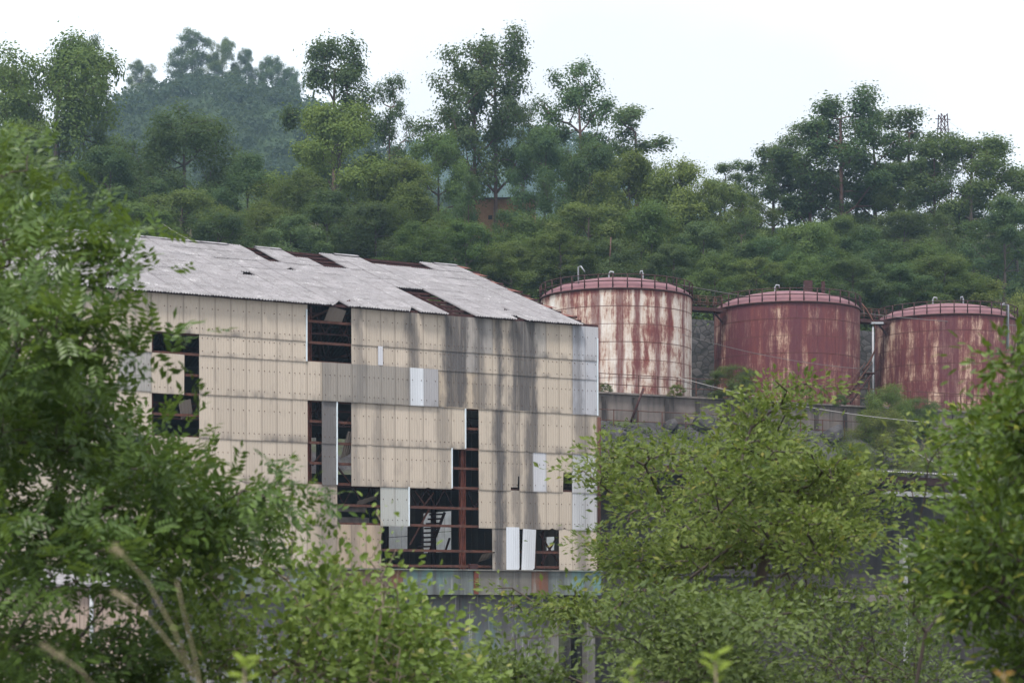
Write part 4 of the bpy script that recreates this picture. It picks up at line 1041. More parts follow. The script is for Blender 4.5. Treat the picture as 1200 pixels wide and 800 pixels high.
G = "trees on the hillside"
T_ = [
 # skyline, left to right
 ('round', 72, 47, 165, 226, "tallest dense tree at the far left, its crown against the sky"),
 ('layer', 8, 78, 100, 232, "tree at the left edge of the skyline beside the tallest left tree"),
 ('sparse', 100, 42, 50, 230, "thin wispy tree poking out on top of the far left crown"),
 ('round', 215, 134, 150, 218, "rounded dense tree in front of the hazy hill on the left"),
 ('layer', 290, 182, 100, 214, "lower bushy tree between the rounded left tree and the tall sunlit one"),
 ('tall', 393, 42, 105, 238, "tall open crowned tree standing up against the sky left of centre"),
 ('yellow', 392, 124, 140, 216, "full light green tree under the tall tree left of centre"),
 ('sparse', 459, 88, 48, 240, "small spindly tree alone against the sky between the two tallest centre trees"),
 ('tall', 552, 52, 96, 243, "left stem of the tall twin trees in the centre skyline"),
 ('tall', 580, 38, 100, 245, "right and taller stem of the twin trees in the centre skyline"),
 ('sparse', 612, 122, 62, 262, "faint small tree behind the twin trees on the right"),
 ('tall', 675, 76, 92, 244, "open crowned dark tree right of the twin trees on the skyline"),
 ('sparse', 745, 126, 90, 250, "low spreading sparse tree on the skyline above the left tank"),
 ('sparse', 852, 190, 70, 256, "small sparse tree at the dip of the skyline left of the right hand grove"),
 ('tall', 905, 166, 85, 252, "leftmost tree of the right hand skyline grove"),
 ('tall', 945, 148, 90, 250, "second tree of the right hand skyline grove, with bare stems below"),
 ('tall', 985, 108, 120, 248, "highest tree of the right hand skyline grove"),
 ('tall', 1022, 140, 95, 251, "dark tree with several stems just right of the grove's highest tree"),
 ('sparse', 1068, 126, 95, 254, "thin topped tree just left of the pylon on the skyline"),
 ('tall', 1095, 160, 80, 246, "tree directly below the pylon on the skyline"),
 ('layer', 1140, 162, 135, 246, "wide bushy tree at the right of the skyline, right of the pylon"),
 ('sparse', 1192, 196, 80, 252, "dark tree cut by the right edge on the skyline"),
 # second row
 ('round', 30, 150, 120, 212, "dense dark tree in the second row at the left edge"),
 ('layer', 130, 175, 120, 206, "dense tree in the second row under the tallest left tree"),
 ('round', 345, 205, 110, 207, "dark tree in the second row left of the light green one"),
 ('yellow', 470, 188, 115, 212, "light green bushy tree below the spindly skyline tree"),
 ('layer', 514, 158, 80, 228, "green layered tree in front of the left twin stem"),
 ('layer', 640, 152, 90, 232, "layered tree in front of the hazy blue hill, right of the twin stems"),
 ('round', 690, 168, 95, 224, "green tree under the open dark skyline tree right of centre"),
 ('yellow', 738, 182, 105, 222, "yellowish green tree above the left tank"),
 ('yellow', 795, 190, 110, 220, "second yellowish green tree, above the right side of the left tank"),
 ('layer', 842, 214, 90, 224, "green tree above the gap between the left and middle tanks"),
 ('round', 880, 236, 80, 232, "low rounded tree at the foot of the right hand grove"),
 ('round', 985, 255, 150, 240, "dark undergrowth tree below the bare stems of the right hand grove"),
 ('round', 1060, 250, 110, 236, "dark bushy tree under the thin topped one on the right"),
 ('layer', 1175, 235, 110, 228, "dense tree in the second row at the right edge"),
 # lower row
 ('round', 60, 225, 130, 200, "dark tree low on the slope at the left edge behind the factory roof"),
 ('layer', 215, 225, 115, 200, "green tree low on the slope behind the left part of the factory roof"),
 ('round', 300, 240, 110, 197, "dark rounded tree just behind the factory ridge, left part"),
 ('layer', 382, 225, 120, 200, "green tree just behind the factory ridge below the light green tree"),
 ('round', 440, 240, 100, 198, "dark tree just behind the middle of the factory ridge"),
 ('round', 625, 252, 105, 204, "dark tree behind the right end of the factory roof"),
 ('layer', 690, 240, 105, 202, "green tree directly behind the dome of the left tank"),
 ('round', 755, 240, 110, 204, "dark tree behind the right part of the left tank"),
 ('layer', 825, 262, 100, 204, "tree above the catwalk between the left and middle tanks"),
 ('round', 900, 280, 90, 202, "low dark tree behind the left half of the middle tank"),
 ('layer', 950, 262, 90, 206, "tree with a visible trunk behind the dome of the middle tank"),
 ('layer', 1015, 268, 110, 204, "bright layered tree above the gap between the middle and right tanks"),
 ('round', 1090, 285, 100, 204, "dark tree behind the left half of the right tank"),
 ('yellow', 1150, 332, 95, 193, "bright green low tree behind the dome of the right tank"),
 ('yellow', 1200, 345, 70, 192, "bright green low tree at the right edge behind the right tank"),
 # just above the stone wall and roof
 ('round', 600, 285, 80, 190, "low bushy tree behind the factory verge, left of the left tank"),
 ('layer', 655, 275, 90, 191, "low tree just behind the left edge of the left tank's dome"),
 ('round', 720, 283, 90, 192, "low dark tree right behind the top of the left tank"),
 ('layer', 790, 288, 85, 191, "low tree behind the right rim of the left tank"),
 ('round', 835, 300, 70, 189, "low dark tree in the gap above the first catwalk"),
 ('layer', 885, 305, 85, 190, "low tree behind the left rim of the middle tank"),
 ('round', 940, 298, 80, 191, "low dark tree behind the vents of the middle tank"),
 ('round', 1000, 305, 90, 191, "low dark tree behind the right rim of the middle tank"),
 ('layer', 1055, 310, 90, 191, "low tree behind the left rim of the right tank"),
 ('round', 1110, 300, 90, 192, "low dark tree behind the vents of the right tank"),
 ('layer', 545, 262, 90, 192, "low green tree behind the right end of the factory ridge"),
 ('round', 490, 262, 90, 190, "low dark tree behind the holed right part of the factory ridge"),
 ('layer', 340, 255, 100, 186, "low green tree touching the factory ridge left of its holes"),
 ('round', 255, 250, 100, 184, "low dark tree touching the left part of the factory ridge"),
 ('layer', 160, 240, 100, 186, "low green tree behind the leftmost visible part of the factory ridge"),
 ('sparse', 925, 178, 70, 256, "leafy sapling among the bare stems of the right hand grove, left one"),
 ('layer', 965, 200, 70, 252, "low leafy tree in the gap under the right hand grove, centre"),
 ('sparse', 1005, 185, 70, 255, "leafy sapling among the bare stems of the right hand grove, right one"),
 ('layer', 1045, 195, 85, 250, "leafy tree filling the gap below the thin topped right tree"),
 # saplings / stems
 ('sparse', 548, 205, 34, 206, "slim dark stemmed tree just behind the factory roof's right ridge"),
 ('sparse', 590, 245, 40, 205, "small thin tree leaning behind the factory roof verge"),
 ('sparse', 870, 255, 45, 215, "thin tree between the yellowish trees and the right hand grove"),
 ('sparse', 1108, 250, 40, 214, "slender stem with a small crown above the right tank"),
]
for kind, px, yt, wp, Y, lab in T_: hill_tree(kind, px, yt, wp, Y, lab, G)
# shrubs on the terrace and below it
G2 = "shrubs around the tanks"
for (kind, px, yt, wp, Y, lab, base) in (
    ('shrub', 858, 428, 60, 160.8, "green bush growing in front of the left flank of the middle tank", 15.6),
    ('shrub', 1040, 452, 62, 165, "green bush in front of the gap between the middle and right tanks", None),
    ('shrub', 1075, 466, 50, 168, "dull green bush at the foot of the right tank", None),
    ('shrub', 1035, 480, 75, 158, "dark bush hanging below the retaining wall under the gap between tanks", None),
    ('shrub', 708, 455, 22, 157.8, "small green tuft on the retaining wall at the factory corner", 16.2),
    ('shrub', 793, 452, 24, 158.0, "small weed clump at the foot of the left tank's right edge", 16.1),
    ('shrub', 985, 462, 36, 163.5, "small grey green bush beside the stair of the middle tank", 15.9),
    ('shrub', 1085, 540, 50, 152, "pale green shrub on the shed roof near the right tree", 8.4),
    ('shrub', 925, 515, 60, 152, "low green shrub on the coal slope right of the rocks", None),
    ('shrub', 1000, 520, 60, 152, "green shrub growing at the back edge of the open shed's roof", None)):
    hill_tree(kind, px, yt, wp, Y, lab, G2, "shrub", base, "shrub")

# undergrowth covering the slope: one mass
def scatter_leaves(name, pts, spread, K, ln, leafm, lab, up=0.5, cat="undergrowth"):
    n = len(pts)*K; c = np.repeat(pts, K, 0)
    o = c + rng.normal(size=(n, 3))*np.repeat(spread, K, 0)*np.array([1, 1, 0.5])
    nm = unit(np.array([0, -0.15, 1.0]) + rng.normal(size=(n, 3))*up); ax = np.cross(nm, rand_dirs(n))
    l_ = rng.uniform(0.6, 1.3, n)*ln; V, Fc = leaf_geo(o, ax, nm, l_, l_*0.65)
    return tag(link(name, np_mesh(name, V, Fc, leafm)), lab, cat, kind="stuff")
n = 2600; yy = rng.uniform(176, 266, n); xx = rng.uniform(-1, 1, n)*(yy*0.27)
keep = yy > y_stone(xx) + 1.5
xx, yy = xx[keep], yy[keep]
patch = np.sin(xx*0.33 + 1.3)*np.sin(yy*0.21 + xx*0.1) > -0.80
xx, yy = xx[patch], yy[patch]
pts = np.stack([xx, yy, ground(xx, yy) + 0.7], -1); sp_ = rng.uniform(0.5, 1.35, (len(pts), 1))
h = len(pts)//2
scatter_leaves("undergrowth", pts[:h], sp_[:h], 60, 0.30, M['leaf_hill_dark'], "low green undergrowth covering the wooded slope behind the tanks")
scatter_leaves("undergrowth", pts[h:], sp_[h:], 60, 0.30, M['leaf_hill'], "darker bushes mixed through the wooded slope behind the tanks")
n = 130; xx = rng.uniform(6, 40, n); yy = y_wall(xx) - rng.uniform(0.8, 11, n)
pts = np.stack([xx, yy, ground(xx, yy) + 0.15], -1)
scatter_leaves("weeds", pts, rng.uniform(0.3, 0.7, (n, 1)), 70, 0.22, M['leaf_hill_yellow'], "patchy weeds among the coal rubble below the retaining wall", 0.7, "weeds")

# far wooded hills
def far_forest(name, cx, cy, hx, hy, n, rad, K, ln, lab, y_max):
    x = cx + rng.uniform(-1, 1, n)*hx; y = cy - rng.uniform(0, 1, n)*hy
    z = ground(x, y); r = rng.uniform(0.7, 1.25, n)*rad
    n2 = n*K; d = rand_dirs(n2); d[:, 2] = np.abs(d[:, 2])
    rr = np.repeat(r, K)[:, None]
    o = np.repeat(np.stack([x, y, z + r*0.4], -1), K, 0) + d*rr*np.array([1, 1, 1.15])*rng.uniform(0.75, 1.05, (n2, 1))
    nm = unit(d + rng.normal(size=(n2, 3))*0.45); ax = np.cross(nm, rand_dirs(n2)); l_ = rng.uniform(0.6, 1.3, n2)*ln
    V, Fc = leaf_geo(o, ax, nm, l_, l_*0.7)
    tag(link(name, np_mesh(name, V, Fc, M['leaf_far'])), lab, "forest", kind="stuff")
far_forest("far_wood", -92, 655, 150, 200, 2000, 4.0, 80, 1.2, "bluish hazy wood covering the far hill on the left", 660)
far_forest("far_wood", 20, 1590, 420, 800, 4200, 7.5, 40, 3.0, "faint blue wood on the most distant ridge behind the centre trees", 1600)
# a few individual trees standing proud on the far hill's crest
for (px, yt, wp, lab) in ((226, 38, 52, "broad dark tree on the very top of the far hazy hill"), (262, 46, 34, "right hand tree on the very top of the far hazy hill"), (288, 58, 26, "pointed tree right of the summit trees on the far hill"), (318, 66, 36, "small tree on the right shoulder of the far hill"), (165, 72, 36, "small tree on the left shoulder of the far hill"), (340, 80, 30, "tree at the right end of the far hill's crest")):
    hill_tree('round', px, yt, wp, 640, lab, "trees on the crest of the far hill", base=float(ground((px-600)/F*640, 640)) - 1.0)

# brown wall on the hill
hp = P(585, 246, 252)
HB = empty("brick_hut", (hp.x, hp.y, float(ground(hp.x, hp.y)) - 0.5), -0.08, label="low brown brick wall of a hut between the trunks on the hill", cat="hut")
zb = HB.location.z; h_ = P(585, 233, 252).z - zb
MB().box((0, 1.5, h_/2), (8.6, 3.0, h_)).build("wall", M['brick'], HB)
mb = MB(); 
for k in range(4): mb.box((-3.2 + 2.1*k, 0.02, h_*0.62), (0.5, 0.12, 0.5))
ob = mb.build("window_recess", M['dark_sheet'], HB)
MB().box((0, 1.5, h_+0.07), (9.0, 3.5, 0.12)).build("roof", M['rust_dark'], HB)

# pylon and wires
py_ = P(1105, 162, 285)
PY = empty("pylon", (py_.x, py_.y, float(ground(py_.x, py_.y))), 0.2, label="dark lattice pylon top sticking up above the right hand trees", cat="pylon")
ht = P(1105, 134, 285).z - PY.location.z; mb = MB()
legs = lambda z: 0.45 + 0.9*(1 - z/ht)
for a in (-1, 1):
    for b in (-1, 1): mb.bar((a*legs(0), b*legs(0), 0), (a*legs(ht), b*legs(ht), ht), 0.12)
nz = 16
for k in range(nz):
    z0, z1 = ht*k/nz, ht*(k+1)/nz
    for b in (-1, 1):
        mb.bar((-legs(z0), b*legs(z0), z0), (legs(z1), b*legs(z1), z1), 0.08); mb.bar((legs(z0), b*legs(z0), z0), (-legs(z1), b*legs(z1), z1), 0.08)
mb.build("lattice", M['rust_dark'], PY)
MB().bar((-1.1, 0, ht*0.97), (1.1, 0, ht*0.97), 0.1).build("cross_arm", M['rust_dark'], PY)
MB().bar((-1.0, 0, ht*0.91), (1.0, 0, ht*0.91), 0.1).build("cross_arm", M['rust_dark'], PY)
def wire(name, a, b, sag, r_, m, lab):
    mb = MB(); mb.tube([a.lerp(b, t) - Vector((0, 0, sag*4*t*(1-t))) for t in np.linspace(0, 1, 17)], r_, 4); tag(mb.build(name, m), lab, "wire")
wire("power_line", P(1106, 138, 285), P(1290, 235, 240), 1.0, 0.02, M['wire_pale'], "upper thin power line dropping right from the pylon top")
wire("power_line", P(1106, 148, 285), P(1290, 262, 240), 1.0, 0.02, M['wire_pale'], "lower thin power line dropping right from the pylon")
wire("cable", P(795, 442, 158), P(1092, 495, 152), 0.5, 0.022, M['wire_pale'], "pale cable slanting across in front of the middle tank's base")
wire("cable", P(800, 392, 160), P(1010, 432, 164), 0.4, 0.02, M['wire'], "thin dark cable crossing in front of the middle tank's shell")
wire("cable", P(800, 334, 168), P(1210, 382, 176), 0.6, 0.025, M['wire'], "dark cable sagging over the domes of the middle and right tanks")
wire("cable", P(1060, 522, 150), P(1190, 582, 148), 0.3, 0.03, M['wire_pale'], "pale cable crossing the slope above the shed at the right")
tag(MB().tube([P(714, 318, 190), P(716, 278, 190)], 0.06, 5).build("lamp_pole", M['bark_red']), "thin rusty pole standing behind the dome of the left tank", "pole")
o = bpy.context.scene.objects["lamp_pole"]

# ------------------------------------------------------------------ foreground foliage
def in_poly(poly, n, shrink=0.0):
    poly = np.array(poly, float); lo, hi = poly.min(0), poly.max(0); out = []
    x1, y1 = poly[:, 0], poly[:, 1]; x2, y2 = np.roll(x1, -1), np.roll(y1, -1)
    while len(out) < n:
        c = rng.uniform(lo, hi, (4000, 2))
        cr = ((y1[None] > c[:, 1:2]) != (y2[None] > c[:, 1:2])) & (c[:, 0:1] < (x2-x1)[None]*(c[:, 1:2]-y1[None])/np.where(y2 == y1, 1e-9, y2-y1)[None] + x1[None])
        out += list(c[cr.sum(1) % 2 == 1])
    return np.array(out[:n])
def to_world(pp, Y):
    return np.stack([(pp[:, 0]-600)/F*Y, Y, (HZ-pp[:, 1])/F*Y], -1)

def leaf_parts(root, name, me, o, ax, nm, sc):
    ax = unit(ax); sd = unit(np.cross(nm, ax)); nm = np.cross(ax, sd)
    for i in range(len(o)):
        ob = bpy.data.objects.new(name, me); COL.objects.link(ob); ob.parent = root
        m = Matrix(((ax[i,0], sd[i,0], nm[i,0], 0), (ax[i,1], sd[i,1], nm[i,1], 0), (ax[i,2], sd[i,2], nm[i,2], 0), (0,0,0,1)))
        m = m @ Matrix.Diagonal((sc[i], sc[i], sc[i], 1)); m.translation = Vector(o[i]) - root.location
        ob.matrix_local = m

def near_plant(name, lab, cat, polys, N, Yc, Yd, root_px, leafm, barkm, K, ln, wr, spread, oval, up=0.6, tip=0.004, rmax=0.09,
               flat=0.6, compound=0, trunk_to=None, n_parts=280, clus=None, group=None, lean=0.0, out=0.6, extra=None, kk=0.22):
    """a shrub or tree near the camera: branch skeleton through points in its crown, then leaves at each point"""
    pp = []
    tot = sum(w_ for _, w_ in polys)
    for poly, w_ in polys: pp.append(in_poly(poly, max(3, int(N*w_/tot))))
    pp = np.concatenate(pp); Y = Yc + np.clip(rng.normal(size=len(pp)), -1.8, 1.8)*Yd
    if clus:                                   # foliage gathers into boughs, with gaps between them
        nc_ = len(pp)//clus[0]; cid = np.concatenate([np.arange(nc_), rng.integers(0, nc_, len(pp) - nc_)])
        pick = rng.permutation(len(pp))[:nc_]
        pp2 = pp[pick][cid] + np.clip(rng.normal(size=(len(pp), 2)), -2, 2)*np.array(clus[1:3])*rng.uniform(0.7, 1.3, nc_)[cid][:, None]
        Y = Y[pick][cid] + rng.normal(size=len(pp))*clus[1]/F*Yc*0.9; pp = pp2
    pts = to_world(pp, Y)
    rx, ry = (root_px[0]-600)/F*Yc, Yc + root_px[2]
    gz = float(ground(rx, ry)) - 0.05
    base = np.array([rx, ry, gz]); tip_ = np.array(P(trunk_to[0], trunk_to[1], Yc)) if trunk_to else base + np.array([0, 0, 2.5])
    bend = np.cross(tip_ - base, [0, 1, 0])*0.06
    chain = [base + (tip_-base)*t + bend*math.sin(math.pi*t) for t in np.linspace(0, 1, 8)]
    root = empty(name, tuple(base), 0, label=lab, cat=cat, group=group)
    A, par = grow(pts, chain, kk); r = radii(par, tip, 2.35, rmax)
    r[:8] = np.maximum(r[:8], np.linspace(rmax, rmax*0.35, 8))
    bV, bF = branch_geo(A, par, r, 5)
    link("trunk", np_mesh("trunk", bV - base, bF, barkm, True), root)
    par_dir = unit(pts - A[par[np.array([np.argmin(np.linalg.norm(A - p, axis=1)) for p in pts])]])
    n = len(pts)*K; c = np.repeat(pts, K, 0); pd = np.repeat(par_dir, K, 0)
    disp = rng.normal(size=(n, 3))*np.array([spread, spread, spread*flat]); o = c + disp
    if compound:
        ax = unit(pd*out + rand_dirs(n)*0.8 + np.array([0, 0, 0.05])); nm = unit(np.array([0, -0.25, 1.0]) + rng.normal(size=(n, 3))*up)
        nm = unit(nm - ax*np.sum(nm*ax, 1, keepdims=True)); sd = np.cross(nm, ax)
        Lc = rng.uniform(0.75, 1.2, n)*compound; m = 11
        sc = Lc/compound
        # template compound leaf: pairs of leaflets along a drooping rachis
        to, ta, tn = [], [], []
        for k in range(m):
            t = (k//2 + 0.8)/(m//2 + 1); sg = 1 if k % 2 else -1
            if k == m-1: to.append((compound*1.0*0.92, 0, -0.06*compound)); ta.append((1, 0, -0.1))
            else: to.append((compound*t*0.92, 0, -0.08*compound*t*t)); ta.append((0.5, sg*0.85, -0.12))
            tn.append((0.05, 0.12*sg, 1))
        to, ta, tn = map(np.array, (to, ta, tn))
        near = np.argsort(o[:, 1] - 0.0)[:n_parts] if n_parts else np.array([], int)
        tv, tf = leaf_geo(to, ta, tn, np.full(m, ln), np.full(m, ln*wr), oval)
        rach = MB().tube([(0,0,0), (compound*0.5, 0, -0.02*compound), (compound*0.95, 0, -0.07*compound)], 0.0018, 3)
        pv = np.concatenate([tv, np.array(rach.v)])
        pm = bpy.data.meshes.new("leaf"); pm.from_pydata([tuple(v) for v in pv], [], [tuple(f) for f in tf] + [tuple(len(tv)+i for i in f) for f in rach.f]); pm.materials.append(leafm)
        if len(near): leaf_parts(root, "leaf", pm, o[near], ax[near], nm[near], sc[near])
        rest = np.setdiff1d(np.arange(n), near)
        ax, nm, sd, o, sc = ax[rest], nm[rest], sd[rest], o[rest], sc[rest]
        fr = lambda v: (ax[:, None]*v[None, :, 0:1] + sd[:, None]*v[None, :, 1:2] + nm[:, None]*v[None, :, 2:3])
        lo_ = (o[:, None] + fr(to)*sc[:, None, None]).reshape(-1, 3); la = fr(ta).reshape(-1, 3); lnm = fr(tn).reshape(-1, 3)
        keepm = rng.uniform(size=len(lo_)) > 0.04
        lo_, la, lnm = lo_[keepm], la[keepm] + rng.normal(size=(keepm.sum(), 3))*0.12, lnm[keepm] + rng.normal(size=(keepm.sum(), 3))*0.15
        ll = ln*np.repeat(sc, m)[keepm]
        V, Fc = leaf_geo(lo_, la, lnm, ll, ll*wr, oval)
    else:
        ax = unit(pd*out + unit(disp)*0.7 + rand_dirs(n)*0.6); nm = unit(np.array([0, -0.3, 1.0]) + rng.normal(size=(n, 3))*up)
        nm = unit(nm - ax*np.sum(nm*ax, 1, keepdims=True)); l_ = rng.uniform(0.6, 1.2, n)*ln
        near = np.argsort(o[:, 1])[:n_parts] if n_parts else np.array([], int)
        if len(near):
            tv, tf = leaf_geo(np.zeros((1, 3)), np.array([[1.0, 0, 0]]), np.array([[0, 0, 1.0]]), [1.0], [wr], True)
            pm = bpy.data.meshes.new("leaf"); pm.from_pydata([tuple(v) for v in tv], [], [tuple(f) for f in tf]); pm.materials.append(leafm)
            leaf_parts(root, "leaf", pm, o[near], ax[near], nm[near], l_[near])
        rest = np.setdiff1d(np.arange(n), near)
        V, Fc = leaf_geo(o[rest], ax[rest], nm[rest], l_[rest], l_[rest]*wr*rng.uniform(0.8, 1.2, len(rest)), oval)
    ob = link("crown", np_mesh("crown", V - base, Fc, leafm), root)
    return root

rng = np.random.default_rng(5)
LEFT = [
 ([(-60,160),(5,180),(12,215),(42,235),(55,268),(40,300),(-60,320)], 0.8),
 ([(-60,300),(50,300),(75,285),(130,280),(180,262),(190,270),(150,290),(125,312),(105,345),(155,352),(175,368),(160,385),(140,400),(125,440),(90,440),(-60,430)], 1.15),
 ([(-60,420),(110,430),(105,485),(150,500),(185,516),(205,532),(190,552),(150,560),(-60,560)], 1.8),
 ([(-60,550),(200,550),(200,590),(270,585),(310,572),(330,578),(325,592),(295,605),(260,630),(235,660),(205,680),(170,700),(120,695),(60,680),(-60,665)], 2.4),
 ([(-60,700),(10,700),(25,760),(40,820),(-60,820)], 0.4), ([(115,715),(180,715),(170,800),(120,800)], 0.35), ([(10,775),(130,765),(130,820),(10,820)], 0.5), ([(265,600),(335,572),(340,588),(280,630)], 0.22)]
near_plant("locust_tree", "large dark green tree with feathery leaves filling the left side in front", "tree", LEFT, 450, 13.0, 1.0, (-190, 0, 0.5),
           M['leaf_left'], M['bark'], 10, 0.068, 0.40, 0.15, False, 0.45, 0.004, 0.13, compound=0.20, trunk_to=(-130, 640), n_parts=250, out=0.9, clus=(6, 22, 13))
CENTRE = [
 ([(914,408),(922,430),(926,455),(940,480),(935,520),(880,525),(862,500),(885,470),(898,440)], 0.45),
 ([(738,485),(762,505),(790,530),(850,535),(940,520),(985,545),(1040,558),(1070,580),(1045,605),(1050,640),(1000,655),(760,655),(710,645),(650,608),(695,595),(680,565),(725,540),(745,520),(732,500)], 3.4),
 ([(700,640),(1000,640),(950,690),(900,720),(660,720),(590,710),(570,695),(620,690),(670,690)], 1.5),
]
near_plant("broadleaf_tree", "olive green layered tree in the right middle foreground before the shed", "tree", CENTRE, 420, 22.0, 1.7, (880, 0, 0.3),
           M['leaf_centre'], M['bark'], 62, 0.082, 0.5, 0.17, False, 0.5, 0.007, 0.085, trunk_to=(900, 640), n_parts=280, kk=0.12, flat=0.35, clus=(6, 23, 8))
GREYB = [([(560,790),(600,760),(670,735),(740,700),(800,700),(860,715),(930,745),(990,780),(1010,815),(560,815)], 1.0)]
near_plant("hazel_shrub", "greyish green shrub along the bottom below the olive tree", "shrub", GREYB, 160, 18.0, 1.2, (790, 0, 0.2),
           M['leaf_grey'], M['bark'], 75, 0.075, 0.5, 0.2, False, 0.5, 0.004, 0.05, trunk_to=(780, 800), n_parts=250, flat=0.4, clus=(5, 24, 11))
near_plant("hazel_shrub", "dark green undergrowth shrub at the bottom between olive tree and right tree", "shrub",
           [([(950,690),(1010,720),(1080,690),(1110,760),(1120,815),(940,815),(940,740)], 1.0)], 105, 19.0, 1.0, (1030, 0, 0.2),
           M['leaf_grey'], M['bark'], 55, 0.065, 0.5, 0.19, False, 0.55, 0.004, 0.04, trunk_to=(1030, 800), n_parts=0)
RIGHT = [
 ([(1240,400),(1190,404),(1172,435),(1185,470),(1150,490),(1130,520),(1145,560),(1120,600),(1240,600)], 1.5), ([(1105,505),(1118,498),(1150,520),(1140,535)], 0.08), ([(1160,440),(1170,425),(1195,440),(1180,460)], 0.08),
 ([(1240,590),(1130,600),(1105,640),(1095,670),(1110,700),(1110,740),(1140,765),(1125,810),(1240,810)], 1.9), ([(1080,640),(1095,625),(1120,640),(1100,660)], 0.1)]
RIGHT = [([(min(x, 1240) + (10 if x < 1200 else 0), y - 4) for x, y in p_], w_) for p_, w_ in RIGHT]
near_plant("oak_tree", "bright and dark green tree with broad glossy leaves at the right edge", "tree", RIGHT, 215, 12.0, 0.75, (1330, 0, 0.3),
           M['leaf_right'], M['bark'], 64, 0.066, 0.46, 0.12, True, 0.55, 0.004, 0.09, trunk_to=(1270, 600), n_parts=290, clus=(4, 14, 13))
near_plant("broadleaf_sapling", "dull green leaning branchlets between the olive tree and the right tree", "sapling",
           [([(1040,690),(1060,640),(1120,620),(1180,630),(1190,660),(1120,690),(1080,720)], 1.0), ([(1055,540),(1100,495),(1125,500),(1100,545)], 0.3)], 44, 15.0, 0.6, (1090, 0, 0.2),
           M['leaf_centre'], M['bark'], 44, 0.062, 0.5, 0.14, False, 0.5, 0.004, 0.03, trunk_to=(1085, 740), n_parts=150)
BUSH = [
 ([(150,815),(175,750),(225,695),(300,660),(335,640),(380,660),(400,705),(395,750),(410,815)], 1.8),
 ([(400,735),(440,700),(475,725),(480,775),(410,775)], 0.4),
 ([(400,765),(470,742),(520,750),(560,758),(590,780),(600,815),(400,815)], 0.95),
 ([(484,730),(507,700),(528,704),(545,728),(520,745)], 0.1)]
near_plant("birch_bush", "light yellow green bush with small round leaves at the bottom centre", "bush", BUSH, 300, 14.0, 0.9, (330, 0, 0.2),
           M['leaf_bush'], M['bark_pale'], 27, 0.062, 0.72, 0.15, True, 0.75, 0.003, 0.03, trunk_to=(350, 780), n_parts=290, kk=0.1, clus=(5, 16, 14))
near_plant("birch_sapling", "thin upright sapling with sparse light leaves before the torn factory bay", "sapling",
           [([(425,600),(440,590),(470,640),(470,800),(440,800)], 1.0)], 24, 13.0, 0.3, (455, 0, 0.1),
           M['leaf_bush'], M['bark_pale'], 9, 0.050, 0.7, 0.10, True, 0.8, 0.003, 0.014, trunk_to=(452, 690), n_parts=290, kk=0.05)

# blurred shoots right before the lens, each leaf its own part
def shoot(px, py, Y, hpx, nl, ln, m, lab, wpx):
    b = P(px, py + hpx, Y); root = empty("leafy_shoot", b, 0, label=lab, cat="shoot", group="young shoots poking up at the bottom edge")
    gz = float(ground(b.x, b.y)); root.location.z = gz
    top = P(px, py, Y) - root.location; top.x = 0.0; top.y = 0.0
    MB().tube([(0.05, 0, 0), (0.02, 0, top.z*0.6), (0, 0, top.z)], [0.006, 0.005, 0.003], 5).build("stem", M['bark_pale'], root)
    tv, tf = leaf_geo(np.zeros((1, 3)), np.array([[1.0, 0, 0]]), np.array([[0, 0, 1.0]]), [1.0], [0.5], True)
    pm = bpy.data.meshes.new("leaf"); pm.from_pydata([tuple(v) for v in tv], [], [tuple(f) for f in tf]); pm.materials.append(m)
    o = np.zeros((nl, 3)) + np.array(root.location); o[:, 2] += top.z - np.linspace(0, hpx/F*Y, nl)
    a = np.arange(nl)*2.4; ax = np.stack([np.cos(a), np.sin(a)*0.6, rng.uniform(0.1, 0.9, nl)], -1)
    nm = np.stack([-np.cos(a)*0.4, -0.5 + 0*a, np.ones(nl)], -1)
    leaf_parts(root, "leaf", pm, o, ax, nm, rng.uniform(0.7, 1.1, nl)*ln)
shoot(838, 768, 5.5, 40, 11, 0.055, M['leaf_shoot'], "brightest yellow green shoot at the bottom edge right of centre", 60)
shoot(740, 782, 5.8, 30, 7, 0.042, M['leaf_shoot'], "small yellow green shoot at the bottom edge near the centre", 30)
shoot(286, 772, 5.2, 34, 8, 0.046, M['leaf_shoot'], "small green shoot at the bottom edge under the light bush", 30)
shoot(1176, 790, 5.0, 30, 7, 0.032, M['leaf_red'], "orange tinged shoot at the bottom right corner", 30)
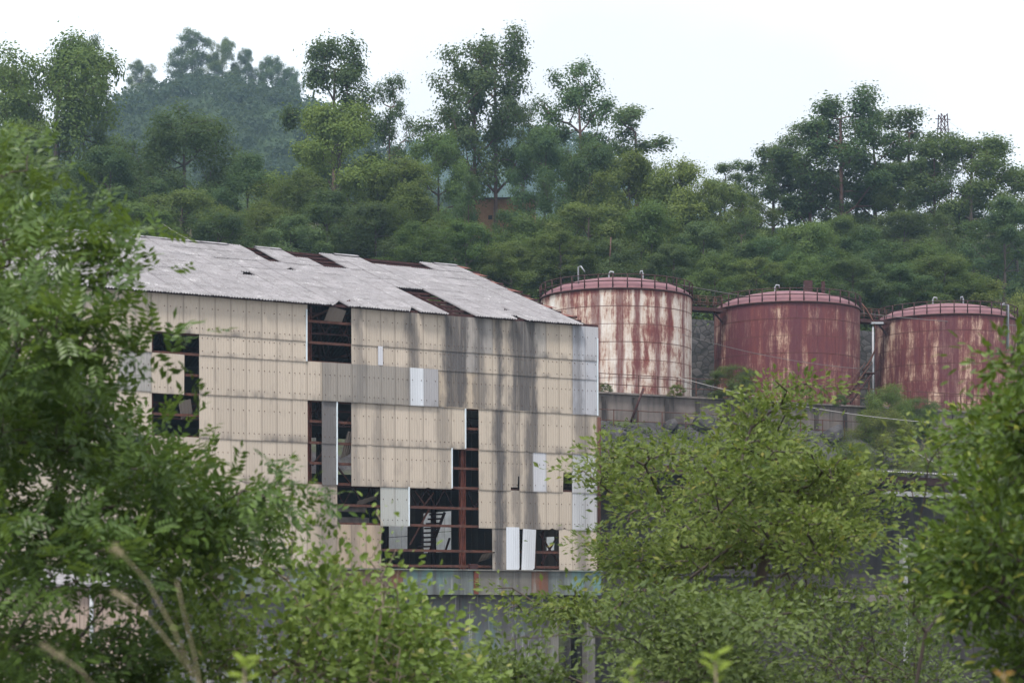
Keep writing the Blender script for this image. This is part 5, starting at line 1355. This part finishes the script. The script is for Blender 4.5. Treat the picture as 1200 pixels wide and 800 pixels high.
# dry silver-grass stems, out of focus
for (pts_, lab, plume) in (
    (((238, 815), (205, 740), (172, 680), (146, 652), (134, 642)), "tall dry grass stem bending left with a drooping plume, upper of two plumes", 0.30),
    (((245, 815), (200, 755), (170, 718), (136, 694)), "dry grass stem under the upper plume, leaning left", 0.25),
    (((237, 815), (226, 760), (214, 712), (207, 680)), "straight dry grass stem right of the two plumes", 0.0),
    (((120, 815), (95, 785), (70, 768), (52, 757)), "short dry grass plume at the bottom left corner", 0.5)):
    Y = 4.6; g0 = P(pts_[0][0], pts_[0][1], Y); gz = float(ground(g0.x, g0.y))
    root = empty("dry_grass", (g0.x, Y, gz), 0, label=lab, cat="grass stem", group="dry grass stems at the lower left")
    w_ = [Vector((0, 0, 0))] + [P(a, b, Y) - root.location for a, b in pts_]
    MB().tube(w_, np.linspace(0.0019, 0.0009, len(w_)), 5).build("stem", M['straw'], root)
    if plume:
        a, b = w_[-2], w_[-1]; n = 70; t = rng.uniform(1-plume*3, 1, n)[:, None]
        o = np.array(a)[None] + (np.array(b-a))[None]*np.maximum(t, -0.2); dr = unit(np.array(b-a)[None] + rng.normal(size=(n, 3))*0.02)
        V, Fc = leaf_geo(o, unit(dr + rand_dirs(n)*0.35), rand_dirs(n), rng.uniform(0.012, 0.024, n), 0.0014)
        ob = link("plume", np_mesh("plume", V, Fc, M['straw']), root); ob["kind"] = "stuff"

# ------------------------------------------------------------------ haze
hm = NT("haze_air"); pv = hm.n("VolumePrincipled"); pv.inputs["Color"].default_value = (0.55, 0.77, 1.0, 1)
pv.inputs["Density"].default_value = 0.00018; pv.inputs["Anisotropy"].default_value = 0.2
hm.t.links.new(pv.outputs[0], hm.out.inputs["Volume"])
x0, x1, y0, y1 = -1020, 1020, -37, 2310
z0, z1 = float(V[:, 2].min()) if False else -8.6, 372.0
mb = MB(); mb.box(((x0+x1)/2, (y0+y1)/2, (z0+z1)/2), (x1-x0, y1-y0, z1-z0))
tag(mb.build("haze", hm.mat), "thin pale haze filling the valley air", "haze", kind="stuff")
